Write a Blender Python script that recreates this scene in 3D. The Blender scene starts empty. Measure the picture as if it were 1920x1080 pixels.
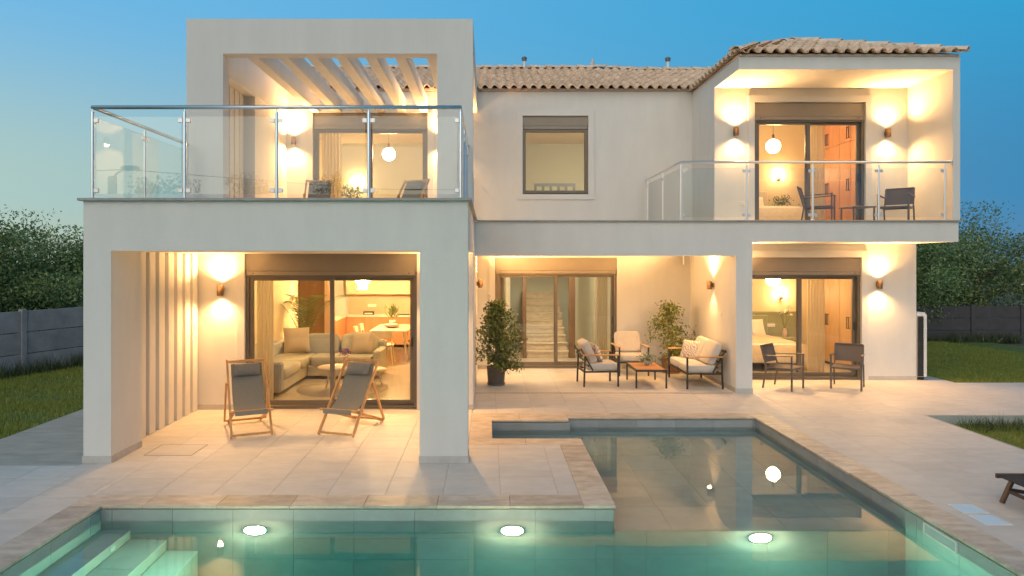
import bpy, bmesh, math, random
import numpy as np
from mathutils import Vector, Matrix
R = math.radians
PI = math.pi
random.seed(11)
rng = np.random.default_rng(5)
sc = bpy.context.scene
COL = sc.collection

# ------------------------------------------------------------------ camera
cd = bpy.data.cameras.new('camera')
cam = bpy.data.objects.new('camera', cd)
COL.objects.link(cam)
cam.location = (0, 0, 2.43)
cam.rotation_euler = (PI/2, 0, 0)
cd.lens = 24.0
cd.sensor_width = 36.0
cd.shift_x = 45/1920
cd.shift_y = -51/1920
cd.clip_end = 2000
sc.camera = cam

# ------------------------------------------------------------------ dusk sky
w = bpy.data.worlds.new('World')
sc.world = w
w.use_nodes = True
nt = w.node_tree
bg = nt.nodes['Background']
tc = nt.nodes.new('ShaderNodeTexCoord')
sep = nt.nodes.new('ShaderNodeSeparateXYZ')
nt.links.new(tc.outputs['Generated'], sep.inputs[0])
def sky_ramp(stops):
    r = nt.nodes.new('ShaderNodeValToRGB')
    r.color_ramp.interpolation = 'EASE'
    e = r.color_ramp.elements
    e[0].position = stops[0][0]; e[0].color = (*stops[0][1], 1)
    e[1].position = stops[-1][0]; e[1].color = (*stops[-1][1], 1)
    for p, c in stops[1:-1]:
        x = e.new(p); x.color = (*c, 1)
    nt.links.new(sep.outputs['Z'], r.inputs[0])
    return r
west = sky_ramp([(0.0, (.50, .57, .42)), (.09, (.42, .58, .52)), (.34, (.17, .46, .74)), (.66, (.10, .25, .42)), (1.0, (.07, .16, .27))])
east = sky_ramp([(0.0, (.05, .19, .38)), (.09, (.012, .20, .44)), (.34, (.016, .31, .58)), (.66, (.06, .20, .36)), (1.0, (.06, .15, .26))])
mr = nt.nodes.new('ShaderNodeMapRange')
mr.interpolation_type = 'SMOOTHSTEP'
mr.inputs['From Min'].default_value = -1.0
mr.inputs['From Max'].default_value = 1.0
mr.inputs['To Min'].default_value = 1.0
mr.inputs['To Max'].default_value = 0.0
nt.links.new(sep.outputs['X'], mr.inputs['Value'])
mx = nt.nodes.new('ShaderNodeMix'); mx.data_type = 'RGBA'
nt.links.new(mr.outputs[0], mx.inputs[0])
nt.links.new(east.outputs[0], mx.inputs[6])
nt.links.new(west.outputs[0], mx.inputs[7])
nt.links.new(mx.outputs[2], bg.inputs[0])
bg.inputs[1].default_value = 1.0

# afterglow of the sun that has just set behind the camera: broad and warm
sl = bpy.data.lights.new('sun', 'SUN')
sl.energy = 1.5
sl.angle = R(70)
sl.color = (1.0, .80, .58)
so = bpy.data.objects.new('sun', sl)
COL.objects.link(so)
so.rotation_euler = Vector((.20, .90, -.52)).to_track_quat('-Z', 'Y').to_euler()

sc.view_settings.view_transform = 'Standard'
sc.view_settings.look = 'None'
sc.view_settings.exposure = 0.12
sc.view_settings.gamma = 1.0
cy = sc.cycles
cy.use_denoising = True
cy.max_bounces = 9
cy.diffuse_bounces = 4
cy.glossy_bounces = 4
cy.transmission_bounces = 6
cy.transparent_max_bounces = 24
cy.sample_clamp_indirect = 4.0
cy.caustics_reflective = False
cy.caustics_refractive = True
cy.blur_glossy = 0.5

# ------------------------------------------------------------------ materials
MATS = {}
def mat(name, col, rough=.6, metal=0., var=0., vscale=4., bump=0., bscale=60., rnd=0., stretch=None, emit=None, island=None, spec=None, dark=None, sheen=0.):
    if name in MATS: return MATS[name]
    m = bpy.data.materials.new(name)
    m.use_nodes = True
    n = m.node_tree
    p = n.nodes['Principled BSDF']
    p.inputs['Base Color'].default_value = (*col, 1)
    p.inputs['Roughness'].default_value = rough
    p.inputs['Metallic'].default_value = metal
    if spec is not None: p.inputs['Specular IOR Level'].default_value = spec
    if sheen: p.inputs['Sheen Weight'].default_value = sheen
    if emit:
        p.inputs['Emission Color'].default_value = (*emit[0], 1)
        p.inputs['Emission Strength'].default_value = emit[1]
    src = None
    def rgb(c):
        x = n.nodes.new('ShaderNodeRGB'); x.outputs[0].default_value = (*c, 1); return x.outputs[0]
    vec = None
    if var or bump or dark:
        t = n.nodes.new('ShaderNodeTexCoord')
        mp = n.nodes.new('ShaderNodeMapping')
        n.links.new(t.outputs['Object'], mp.inputs['Vector'])
        if stretch: mp.inputs['Scale'].default_value = stretch
        if rnd:
            oi = n.nodes.new('ShaderNodeObjectInfo')
            mu = n.nodes.new('ShaderNodeMath'); mu.operation = 'MULTIPLY'; mu.inputs[1].default_value = 137.
            n.links.new(oi.outputs['Random'], mu.inputs[0])
            n.links.new(mu.outputs[0], mp.inputs['Location'])
        vec = mp.outputs[0]
    if var or dark:
        nz = n.nodes.new('ShaderNodeTexNoise')
        nz.inputs['Scale'].default_value = vscale; nz.inputs['Detail'].default_value = 6; nz.inputs['Roughness'].default_value = .62
        n.links.new(vec, nz.inputs['Vector'])
        cr = n.nodes.new('ShaderNodeValToRGB')
        a = dark if dark else tuple(max(0, c*(1-var)) for c in col)
        b = tuple(min(1, c*(1+var)) for c in col)
        cr.color_ramp.elements[0].position = .32; cr.color_ramp.elements[0].color = (*a, 1)
        cr.color_ramp.elements[1].position = .66; cr.color_ramp.elements[1].color = (*b, 1)
        n.links.new(nz.outputs['Fac'], cr.inputs[0])
        src = cr.outputs[0]
    if island:
        g = n.nodes.new('ShaderNodeNewGeometry')
        cr = n.nodes.new('ShaderNodeValToRGB')
        k = len(island)
        for i, c in enumerate(island):
            el = cr.color_ramp.elements[0] if i == 0 else (cr.color_ramp.elements[1] if i == k-1 else cr.color_ramp.elements.new(i/(k-1)))
            el.position = i/(k-1); el.color = (*c, 1)
        n.links.new(g.outputs['Random Per Island'], cr.inputs[0])
        src = cr.outputs[0]
    if rnd:
        oi2 = n.nodes.new('ShaderNodeObjectInfo')
        m2 = n.nodes.new('ShaderNodeMapRange')
        m2.inputs['To Min'].default_value = 1-rnd; m2.inputs['To Max'].default_value = 1+rnd
        n.links.new(oi2.outputs['Random'], m2.inputs['Value'])
        hv = n.nodes.new('ShaderNodeHueSaturation')
        n.links.new(m2.outputs[0], hv.inputs['Value'])
        n.links.new(src if src else rgb(col), hv.inputs['Color'])
        src = hv.outputs[0]
    if src: n.links.new(src, p.inputs['Base Color'])
    if bump:
        nb = n.nodes.new('ShaderNodeTexNoise')
        nb.inputs['Scale'].default_value = bscale; nb.inputs['Detail'].default_value = 4
        n.links.new(vec, nb.inputs['Vector'])
        bp = n.nodes.new('ShaderNodeBump')
        bp.inputs['Strength'].default_value = bump; bp.inputs['Distance'].default_value = .01
        n.links.new(nb.outputs['Fac'], bp.inputs['Height'])
        n.links.new(bp.outputs[0], p.inputs['Normal'])
    MATS[name] = m
    return m

def glass_mat(name, tint, refl):
    m = bpy.data.materials.new(name); m.use_nodes = True
    n = m.node_tree; n.nodes.clear()
    out = n.nodes.new('ShaderNodeOutputMaterial')
    tr = n.nodes.new('ShaderNodeBsdfTransparent'); tr.inputs[0].default_value = (*tint, 1)
    gl = n.nodes.new('ShaderNodeBsdfGlossy'); gl.inputs['Roughness'].default_value = 0.0
    lw = n.nodes.new('ShaderNodeLayerWeight'); lw.inputs[0].default_value = .5
    pw = n.nodes.new('ShaderNodeMath'); pw.operation = 'POWER'; pw.inputs[1].default_value = 5.0
    n.links.new(lw.outputs['Facing'], pw.inputs[0])
    fr = n.nodes.new('ShaderNodeMath'); fr.operation = 'MULTIPLY_ADD'; fr.inputs[1].default_value = .96; fr.inputs[2].default_value = .042
    n.links.new(pw.outputs[0], fr.inputs[0])
    mu = n.nodes.new('ShaderNodeMath'); mu.operation = 'MULTIPLY'; mu.inputs[1].default_value = refl; mu.use_clamp = True
    mi = n.nodes.new('ShaderNodeMixShader')
    n.links.new(fr.outputs[0], mu.inputs[0]); n.links.new(mu.outputs[0], mi.inputs[0])
    n.links.new(tr.outputs[0], mi.inputs[1]); n.links.new(gl.outputs[0], mi.inputs[2])
    n.links.new(mi.outputs[0], out.inputs[0])
    return m

M_WALL = mat('white_stucco', (.735, .715, .67), .92, var=.035, vscale=1.3, bump=.5, bscale=110, stretch=(2.2, 2.2, .5))
M_TRIM = mat('smooth_plaster', (.73, .71, .67), .85, var=.03, vscale=2)
M_STONE = mat('grey_stone_cap', (.36, .35, .33), .6, var=.12, vscale=9)
M_SKIRT = mat('skirting_stone', (.52, .49, .45), .6, var=.1, vscale=8)
M_TILE = mat('sandstone_tile', (.62, .57, .51), .58, var=.08, vscale=3.2, bump=.10, bscale=70, rnd=.045, stretch=(1, 2.2, 1))
M_GROUT = mat('grout', (.40, .36, .31), .9)
M_COPING = mat('travertine', (.60, .51, .41), .5, var=.10, vscale=4.2, rnd=.13, stretch=(1, 1.9, 1), dark=(.43, .335, .25), bump=.1, bscale=50)
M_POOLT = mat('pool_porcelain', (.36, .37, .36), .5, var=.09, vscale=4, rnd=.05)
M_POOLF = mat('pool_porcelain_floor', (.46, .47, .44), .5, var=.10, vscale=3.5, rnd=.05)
M_ALU = mat('bronze_aluminium', (.16, .135, .105), .42, metal=.35, var=.05)
M_BOX = mat('shutter_aluminium', (.28, .24, .19), .5, metal=.2, var=.04)
M_STEEL = mat('brushed_steel', (.86, .85, .83), .32, metal=1.0)
M_CLAMP = mat('satin_clamp', (.72, .72, .72), .35, metal=.7)
M_CLAY = mat('clay_tile', (.78, .58, .42), .85, var=.10, vscale=9, rnd=.13, dark=(.58, .41, .28), bump=.2, bscale=80)
M_RIDGE = mat('clay_ridge', (.76, .61, .49), .85, var=.16, vscale=8, rnd=.1)
M_MORTAR = mat('roof_underlay', (.60, .52, .45), .95)
M_COPPER = mat('bronze_lamp', (.20, .125, .075), .35, metal=.8)
M_GLOW = mat('lamp_glow', (1, .8, .5), .5, emit=((1.0, .74, .42), 22.))
M_GLOBE = mat('opal_globe', (1, .9, .75), .3, emit=((1.0, .64, .28), 150.))
M_GLASS = glass_mat('window_glass', (.985, .99, .98), .8)
M_BALG = glass_mat('balustrade_glass', (.965, .985, .975), 1.35)
M_TEAK = mat('teak', (.58, .31, .12), .45, var=.22, vscale=7, stretch=(1, 1, .2))
M_SLING = mat('grey_canvas', (.25, .23, .185), .9, var=.06, vscale=40, bump=.3, bscale=300)
M_PILLOWD = mat('slate_canvas', (.20, .195, .175), .9, var=.08, vscale=30, bump=.3, bscale=250)
M_DARK = mat('charcoal_metal', (.045, .042, .04), .45, metal=.3)
M_TEXT = mat('taupe_mesh', (.135, .11, .095), .85, bump=.4, bscale=400, var=.05)
M_TFRM = mat('taupe_metal', (.13, .11, .095), .45, metal=.3)
M_CUSH = mat('cream_cushion', (.55, .50, .44), .95, var=.05, vscale=10, bump=.25, bscale=160, sheen=.1)
M_SOFA = mat('grey_green_upholstery', (.50, .47, .38), .95, var=.10, vscale=6, bump=.3, bscale=180)
M_SOFAD = mat('dark_grey_cushion', (.37, .37, .34), .95, var=.06, bump=.3, bscale=180)
M_BEIGE = mat('beige_cushion', (.52, .43, .32), .95, var=.06, bump=.3, bscale=180)
M_WOOD = mat('warm_oak', (.47, .30, .17), .5, var=.14, vscale=5, stretch=(1, 1, .15))
M_CHERRY = mat('cherry_front', (.46, .22, .10), .45, var=.14, vscale=5, stretch=(1, 1, .18))
M_BROWN = mat('walnut_panel', (.17, .09, .04), .5, var=.18, vscale=5, stretch=(1, 1, .15))
M_LIGHTW = mat('pale_ash', (.66, .54, .40), .5, var=.08, vscale=5, stretch=(1, 1, .2))
M_TABLE = mat('orange_teak_slats', (.40, .20, .09), .5, var=.2, vscale=6, stretch=(.25, 1, 1))
M_CREAM = mat('cream_paint', (.70, .58, .39), .85, var=.02)
M_PEACH = mat('peach_splashback', (.60, .42, .27), .5, var=.03)
M_SAGE = mat('sage_paint', (.30, .31, .20), .7, var=.03)
M_GREENW = mat('pale_green_paint', (.57, .56, .44), .85, var=.02)
M_WHITE = mat('white_plastic', (.78, .76, .72), .4)
M_LINEN = mat('white_linen', (.74, .68, .58), .95, var=.04, bump=.3, bscale=60)
M_SPREAD = mat('sand_bedspread', (.56, .44, .31), .95, var=.06, vscale=12, bump=.4, bscale=90)
def curtain_mat():
    m = bpy.data.materials.new('ivory_curtain'); m.use_nodes = True
    n = m.node_tree; n.nodes.clear()
    out = n.nodes.new('ShaderNodeOutputMaterial'); d = n.nodes.new('ShaderNodeBsdfDiffuse'); t = n.nodes.new('ShaderNodeBsdfTranslucent'); x = n.nodes.new('ShaderNodeMixShader')
    d.inputs[0].default_value = (.80, .72, .56, 1); t.inputs[0].default_value = (.85, .76, .58, 1); x.inputs[0].default_value = .6
    tr = n.nodes.new('ShaderNodeBsdfTransparent'); y = n.nodes.new('ShaderNodeMixShader'); y.inputs[0].default_value = .42
    n.links.new(d.outputs[0], x.inputs[1]); n.links.new(t.outputs[0], x.inputs[2])
    n.links.new(x.outputs[0], y.inputs[1]); n.links.new(tr.outputs[0], y.inputs[2]); n.links.new(y.outputs[0], out.inputs[0])
    return m
M_CURT = curtain_mat()
M_FLOORI = mat('polished_floor', (.55, .48, .38), .18, var=.05, vscale=2)
M_RUG = mat('beige_rug', (.52, .45, .36), .98, bump=.4, bscale=120)
M_RISER = mat('stair_riser', (.25, .165, .09), .5, var=.2, vscale=7, stretch=(1, 3, 3))
M_TREAD = mat('stair_stone', (.62, .50, .34), .45, var=.16, vscale=7, stretch=(1, 3, 3))
M_POT = mat('grey_planter', (.16, .145, .13), .6, var=.1)
M_POTT = mat('terracotta_planter', (.34, .20, .12), .8, var=.1)
M_SOIL = mat('soil', (.05, .035, .025), 1.)
M_BARK = mat('bark', (.20, .155, .11), .95, var=.25, vscale=14, bump=.6, bscale=40)
M_BARKF = mat('pale_bark', (.34, .27, .19), .9, var=.2, vscale=18)
M_LEAFF = mat('ficus_leaf', (.1, .15, .03), .42, island=[(.045, .085, .014), (.09, .15, .024), (.15, .20, .034), (.24, .26, .06)])
M_PALM = mat('palm_leaf', (.09, .13, .03), .45, island=[(.05, .085, .015), (.10, .14, .03), (.16, .19, .04)])
M_TREE = mat('olive_leaf', (.06, .1, .05), .6, island=[(.07, .17, .075), (.13, .28, .11), (.19, .34, .12), (.29, .37, .13)])
M_TREEB = mat('holm_leaf', (.05, .09, .035), .6, island=[(.05, .13, .035), (.10, .21, .055), (.16, .27, .07), (.25, .28, .09)])
M_GRASS = mat('grass_blade', (.07, .15, .02), .7, island=[(.11, .19, .015), (.18, .29, .024), (.26, .35, .04), (.34, .33, .07)])
M_LAWN = mat('lawn_soil', (.10, .14, .022), .95, var=.4, vscale=6)
M_WEED = mat('weed_leaf', (.05, .1, .03), .7, island=[(.025, .05, .015), (.05, .085, .025), (.08, .11, .035)])
M_EARTH = mat('earth', (.10, .09, .06), 1., var=.3, vscale=.6)
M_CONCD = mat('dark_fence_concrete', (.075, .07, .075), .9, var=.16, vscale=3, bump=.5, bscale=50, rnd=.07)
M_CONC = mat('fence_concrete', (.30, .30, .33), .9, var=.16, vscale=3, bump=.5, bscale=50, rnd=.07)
M_PATH = mat('brushed_concrete', (.42, .385, .33), .9, var=.16, vscale=2.2, bump=.3, bscale=40, stretch=(1, 3, 1))
M_RENDER = mat('bed_wall_render', (.42, .43, .38), .9, var=.08)
M_VENT = mat('galvanised_vent', (.20, .21, .22), .5, metal=.5)
M_PUR = mat('purple_petal', (.30, .12, .32), .8)
M_PINK = mat('pale_ceramic', (.66, .50, .42), .4)
M_CRYSTAL = mat('crystal_glow', (1, .9, .75), .3, emit=((1.0, .62, .25), 270.))
M_POOLGLOW = mat('pool_lamp_glow', (1, .95, .8), .4, emit=((1.0, .84, .50), 950.))
M_LID = mat('polished_white_lid', (.78, .80, .80), .06, spec=.8)
M_BLACK = mat('black_sling', (.02, .02, .024), .8, bump=.3, bscale=300)
M_DWOOD = mat('dark_wood', (.10, .055, .035), .5, var=.2, vscale=8)
M_GRILLE = mat('dark_grille', (.025, .03, .035), .6)

def zebra():
    m = bpy.data.materials.new('zebra_fabric'); m.use_nodes = True
    n = m.node_tree; p = n.nodes['Principled BSDF']; p.inputs['Roughness'].default_value = .95
    t = n.nodes.new('ShaderNodeTexCoord'); wv = n.nodes.new('ShaderNodeTexWave')
    wv.inputs['Scale'].default_value = 7; wv.inputs['Distortion'].default_value = 9; wv.inputs['Detail'].default_value = 1.5; wv.inputs['Detail Scale'].default_value = 1.2
    wv.bands_direction = 'DIAGONAL'
    n.links.new(t.outputs['Object'], wv.inputs['Vector'])
    cr = n.nodes.new('ShaderNodeValToRGB')
    cr.color_ramp.elements[0].position = .42; cr.color_ramp.elements[0].color = (.40, .31, .26, 1)
    cr.color_ramp.elements[1].position = .55; cr.color_ramp.elements[1].color = (.68, .62, .55, 1)
    n.links.new(wv.outputs['Fac'], cr.inputs[0]); n.links.new(cr.outputs[0], p.inputs['Base Color'])
    return m
M_ZEBRA = zebra()

def water_mat():
    m = bpy.data.materials.new('pool_water'); m.use_nodes = True
    n = m.node_tree; n.nodes.clear()
    out = n.nodes.new('ShaderNodeOutputMaterial')
    g = n.nodes.new('ShaderNodeBsdfGlass'); g.inputs['IOR'].default_value = 1.33; g.inputs['Roughness'].default_value = 0.0
    t = n.nodes.new('ShaderNodeTexCoord'); nz = n.nodes.new('ShaderNodeTexNoise')
    nz.inputs['Scale'].default_value = 2.2; nz.inputs['Detail'].default_value = 2
    n.links.new(t.outputs['Object'], nz.inputs['Vector'])
    b = n.nodes.new('ShaderNodeBump'); b.inputs['Strength'].default_value = .014; b.inputs['Distance'].default_value = .05
    n.links.new(nz.outputs['Fac'], b.inputs['Height']); n.links.new(b.outputs[0], g.inputs['Normal'])
    va = n.nodes.new('ShaderNodeVolumeAbsorption')
    va.inputs['Color'].default_value = (0.0, .80, .86, 1); va.inputs['Density'].default_value = .68
    vs = n.nodes.new('ShaderNodeVolumeScatter'); vs.inputs['Color'].default_value = (.75, 1, .95, 1); vs.inputs['Density'].default_value = .018; vs.inputs['Anisotropy'].default_value = .6
    ad = n.nodes.new('ShaderNodeAddShader'); n.links.new(va.outputs[0], ad.inputs[0]); n.links.new(vs.outputs[0], ad.inputs[1])
    n.links.new(g.outputs[0], out.inputs['Surface']); n.links.new(ad.outputs[0], out.inputs['Volume'])
    return m
M_WATER = water_mat()

# ------------------------------------------------------------------ mesh builder
class MB:
    def __init__(s): s.v = []; s.f = []; s.m = []; s.sm = []
    def add(s, v, f, mi=0, smooth=False):
        o = len(s.v); s.v.extend([tuple(x) for x in v])
        for q in f:
            s.f.append([i+o for i in q]); s.m.append(mi); s.sm.append(smooth)
        return s
    def box(s, x0, x1, y0, y1, z0, z1, mi=0):
        v = [(x0,y0,z0),(x1,y0,z0),(x1,y1,z0),(x0,y1,z0),(x0,y0,z1),(x1,y0,z1),(x1,y1,z1),(x0,y1,z1)]
        return s.add(v, [(0,3,2,1),(4,5,6,7),(0,1,5,4),(1,2,6,5),(2,3,7,6),(3,0,4,7)], mi)
    def bar(s, p, q, a, b, up=(0,0,1), mi=0):
        p = Vector(p); q = Vector(q); d = (q-p).normalized(); u = Vector(up)
        if abs(d.dot(u)) > .98: u = Vector((0,1,0))
        x = d.cross(u).normalized()*a/2; y = x.cross(d).normalized()*b/2
        v = [p-x-y, p+x-y, p+x+y, p-x+y, q-x-y, q+x-y, q+x+y, q-x+y]
        return s.add(v, [(0,3,2,1),(4,5,6,7),(0,1,5,4),(1,2,6,5),(2,3,7,6),(3,0,4,7)], mi)
    def tube(s, pts, r, n=10, mi=0, cap=True):
        pts = [Vector(p) for p in pts]; k = len(pts)
        rr = r if isinstance(r, (list, tuple)) else [r]*k
        v = []; f = []
        for i, p in enumerate(pts):
            d = (pts[min(i+1,k-1)]-pts[max(i-1,0)]).normalized()
            u = Vector((0,0,1)) if abs(d.z) < .95 else Vector((1,0,0))
            a = d.cross(u).normalized(); b = a.cross(d)
            for j in range(n):
                t = 2*PI*j/n
                v.append(p + (a*math.cos(t)+b*math.sin(t))*rr[i])
        for i in range(k-1):
            for j in range(n):
                f.append((i*n+j, i*n+(j+1)%n, (i+1)*n+(j+1)%n, (i+1)*n+j))
        s.add(v, f, mi, True)
        if cap:
            s.add([v[j] for j in range(n)], [tuple(range(n))], mi)
            s.add([v[(k-1)*n+j] for j in range(n)], [tuple(reversed(range(n)))], mi)
        return s
    def lathe(s, prof, c=(0,0,0), n=20, mi=0, smooth=True):
        v = []; f = []
        for r, z in prof:
            for j in range(n):
                t = 2*PI*j/n; v.append((c[0]+r*math.cos(t), c[1]+r*math.sin(t), c[2]+z))
        for i in range(len(prof)-1):
            for j in range(n):
                f.append((i*n+j, i*n+(j+1)%n, (i+1)*n+(j+1)%n, (i+1)*n+j))
        return s.add(v, f, mi, smooth)
    def sphere(s, c, r, nu=20, nv=12, mi=0):
        prof = [(max(1e-4, r*math.sin(PI*i/nv)), -r*math.cos(PI*i/nv)) for i in range(nv+1)]
        return s.lathe(prof, c, nu, mi)
    def cushion(s, c, size, e=.32, mi=0, M=None, nu=24, nv=12):
        sp = lambda x, k: math.copysign(abs(x)**k, x)
        v = []; f = []
        for i in range(nv+1):
            b = -PI/2+PI*i/nv
            for j in range(nu):
                a = 2*PI*j/nu
                p = Vector((sp(math.cos(b),e)*sp(math.cos(a),e)*size[0]/2, sp(math.cos(b),e)*sp(math.sin(a),e)*size[1]/2, sp(math.sin(b),e)*size[2]/2))
                if M: p = M @ p
                v.append(p+Vector(c))
        for i in range(nv):
            for j in range(nu):
                f.append((i*nu+j, i*nu+(j+1)%nu, (i+1)*nu+(j+1)%nu, (i+1)*nu+j))
        return s.add(v, f, mi, True)
    def pillow(s, c, w, h, t, M=None, n=10, mi=0):
        v = []; f = []; N = n+1
        for sg in (1, -1):
            for i in range(N):
                for j in range(N):
                    u = -1+2*i/n; q = -1+2*j/n
                    th = t/2*(max(0, (1-abs(u)**3.2)*(1-abs(q)**3.2)))**.55
                    k = 1-.06*(1-abs(q)**2) if abs(u) > .99 else 1
                    p = Vector((u*w/2*(1-.05*(1-q*q)), sg*th, q*h/2*(1-.05*(1-u*u))))
                    if M: p = M @ p
                    v.append(p+Vector(c))
        o = N*N
        for i in range(n):
            for j in range(n):
                a = i*N+j
                f.append((a, a+1, a+N+1, a+N)); f.append((o+a, o+a+N, o+a+N+1, o+a+1))
        return s.add(v, f, mi, True)
    def prism(s, poly, z0, z1, mi=0):
        n = len(poly)
        v = [(x,y,z0) for x,y in poly]+[(x,y,z1) for x,y in poly]
        f = [tuple(reversed(range(n))), tuple(range(n, 2*n))]+[(i,(i+1)%n,n+(i+1)%n,n+i) for i in range(n)]
        return s.add(v, f, mi)
    def mesh(s, name, mats, bevel=0., recalc=False):
        me = bpy.data.meshes.new(name)
        me.from_pydata(s.v, [], s.f)
        if not isinstance(mats, (list, tuple)): mats = [mats]
        for m in mats: me.materials.append(m)
        me.polygons.foreach_set('material_index', s.m)
        me.polygons.foreach_set('use_smooth', s.sm)
        if bevel or recalc:
            bm = bmesh.new(); bm.from_mesh(me)
            if recalc: bmesh.ops.recalc_face_normals(bm, faces=bm.faces)
            if bevel:
                ed = [e for e in bm.edges if len(e.link_faces) == 2 and e.calc_face_angle(0) > .6]
                bmesh.ops.bevel(bm, geom=ed, offset=bevel, segments=1, affect='EDGES', clamp_overlap=True)
            bm.to_mesh(me); bm.free()
        me.update()
        return me
    def build(s, name, mats, parent=None, bevel=0., recalc=False, loc=None, rz=0.):
        o = bpy.data.objects.new(name, s.mesh(name, mats, bevel, recalc))
        COL.objects.link(o)
        if parent: o.parent = parent
        if loc: o.location = loc
        if rz: o.rotation_euler = (0, 0, rz)
        return o

def tag(o, label=None, cat=None, group=None, kind=None):
    if label: o['label'] = label
    if cat: o['category'] = cat
    if group: o['group'] = group
    if kind: o['kind'] = kind
    return o
def thing(name, label, cat, loc=(0,0,0), rz=0., group=None):
    o = bpy.data.objects.new(name, None)
    o.empty_display_size = .2
    COL.objects.link(o)
    o.location = loc; o.rotation_euler = (0, 0, rz)
    return tag(o, label, cat, group)
KIDS = {}
def kids(o): return [c for c in bpy.data.objects if c.parent == o]
def copy_thing(root, loc, rz, label, group=None):
    def rec(o, par):
        c = o.copy(); COL.objects.link(c)
        if par: c.parent = par
        for k in kids(o): rec(k, c)
        return c
    r = rec(root, None)
    r.location = loc; r.rotation_euler = (0, 0, rz); r['label'] = label
    if group: r['group'] = group
    return r
def B(name, m, parent, *boxes, bevel=0.):
    b = MB()
    for x in boxes: b.box(*x)
    return b.build(name, m, parent, bevel)

def fast_mesh(name, V, F, mats, parent=None, smooth=False):
    me = bpy.data.meshes.new(name)
    nv = len(V); nf, k = F.shape
    me.vertices.add(nv); me.vertices.foreach_set('co', np.asarray(V, dtype=np.float32).ravel())
    me.loops.add(nf*k); me.loops.foreach_set('vertex_index', F.astype(np.int32).ravel())
    me.polygons.add(nf); me.polygons.foreach_set('loop_start', np.arange(nf, dtype=np.int32)*k)
    me.polygons.foreach_set('loop_total', np.full(nf, k, dtype=np.int32))
    if smooth: me.polygons.foreach_set('use_smooth', np.ones(nf, dtype=bool))
    me.materials.append(mats); me.update(calc_edges=True); me.validate()
    o = bpy.data.objects.new(name, me); COL.objects.link(o)
    if parent: o.parent = parent
    return o
def leaves(name, P, L, W, m, parent=None, droop=0., jitter=.35, dirs=None):
    n = len(P)
    d = rng.normal(size=(n,3)) if dirs is None else dirs + rng.normal(size=(n,3))*.5
    d[:,2] -= droop
    d /= np.linalg.norm(d, axis=1)[:,None]+1e-9
    s = np.cross(d, rng.normal(size=(n,3))); s /= np.linalg.norm(s, axis=1)[:,None]+1e-9
    nn = np.cross(d, s)
    l = L*(1+jitter*rng.uniform(-1,1,size=(n,1))); ww = W*(1+jitter*rng.uniform(-1,1,size=(n,1)))
    V = np.stack([P, P+d*l*.5+s*ww*.5+nn*ww*.12, P+d*l, P+d*l*.5-s*ww*.5+nn*ww*.12], axis=1).reshape(-1,3)
    F = np.arange(n*4).reshape(n,4)
    return fast_mesh(name, V, F, m, parent)
def blades(name, P, H, W, m, parent=None, lean=.35):
    n = len(P)
    a = rng.uniform(0, 2*PI, n); s = np.stack([np.cos(a), np.sin(a), np.zeros(n)], 1)
    h = H*(1+.5*rng.uniform(-1,1,size=(n,1)))
    t = np.concatenate([rng.normal(size=(n,2))*lean*h, h], 1)
    V = np.stack([P-s*W/2, P+s*W/2, P+t], 1).reshape(-1,3)
    return fast_mesh(name, V, np.arange(n*3).reshape(n,3), m, parent)
# ------------------------------------------------------------------ ground
g = MB()
BIG = 400
# one sheet round the plot, with the plot itself left open for lawn, deck and pool
g.box(-BIG, -14, -BIG, BIG, -.6, -.22); g.box(16, BIG, -BIG, BIG, -.6, -.22)
g.box(-14, 16, 24, BIG, -.6, -.22); g.box(-14, 16, -BIG, 1.0, -.6, -.22)
tag(g.build('ground', M_EARTH), kind='structure')
def sheet(name, m, x0, x1, y0, y1, z, nx=1, ny=1, und=0., zf=None):
    xs = np.linspace(x0, x1, nx+1); ys = np.linspace(y0, y1, ny+1)
    V = []
    for y in ys:
        for x in xs:
            V.append((x, y, (zf(x, y) if zf else z) + (random.uniform(-und, und) if und else 0)))
    F = [(j*(nx+1)+i, j*(nx+1)+i+1, (j+1)*(nx+1)+i+1, (j+1)*(nx+1)+i) for j in range(ny) for i in range(nx)]
    return tag(MB().add(V, F, 0, True).build(name, m), kind='structure')
zl = lambda x, y: -.025 - .004*max(0, -6.65-x)
zr = lambda x, y: -.02 - max(0, y-14.0)*.019
sheet('lawn', M_LAWN, -14, -6.65, 8.1, 24, 0, 16, 24, .012, zl)
sheet('lawn', M_LAWN, 9.32, 16, 13.62, 24, 0, 14, 20, .010, zr)
sheet('lawn', M_LAWN, -6.65, 9.32, 19.9, 24, -.06, 8, 3)
sheet('lawn', M_LAWN, -14, -9, 1.0, 8.1, -.05, 4, 4)
sheet('lawn', M_LAWN, 9.32, 16, 1.0, 7.6, -.05, 4, 4); sheet('lawn', M_LAWN, 11.2, 16, 7.6, 13.62, -.05, 4, 4)
def grass(name, n, x0, x1, y0, y1, zf, h, wd, label=None):
    y = y0 + (y1-y0)*rng.uniform(0, 1, n)**1.15
    x = rng.uniform(x0, x1, n)
    # patchy growth
    keep = (np.sin(x*3.1+np.cos(y*2.3)*1.7)+np.sin(y*4.3+x*1.3))*.25+.75 > rng.uniform(0, 1, n)
    x = x[keep]; y = y[keep]
    z = np.array([zf(a, b) for a, b in zip(x, y)])
    o = blades(name, np.stack([x, y, z], 1), h, wd, M_GRASS)
    tag(o, label, None, None, 'stuff')
    return o
grass('grass', 95000, -11.2, -6.66, 8.9, 18, zl, .05, .009, 'short green grass of the left lawn')
grass('grass', 95000, 9.34, 14.5, 13.64, 22, zr, .05, .011, 'short green grass of the right lawn')

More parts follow.
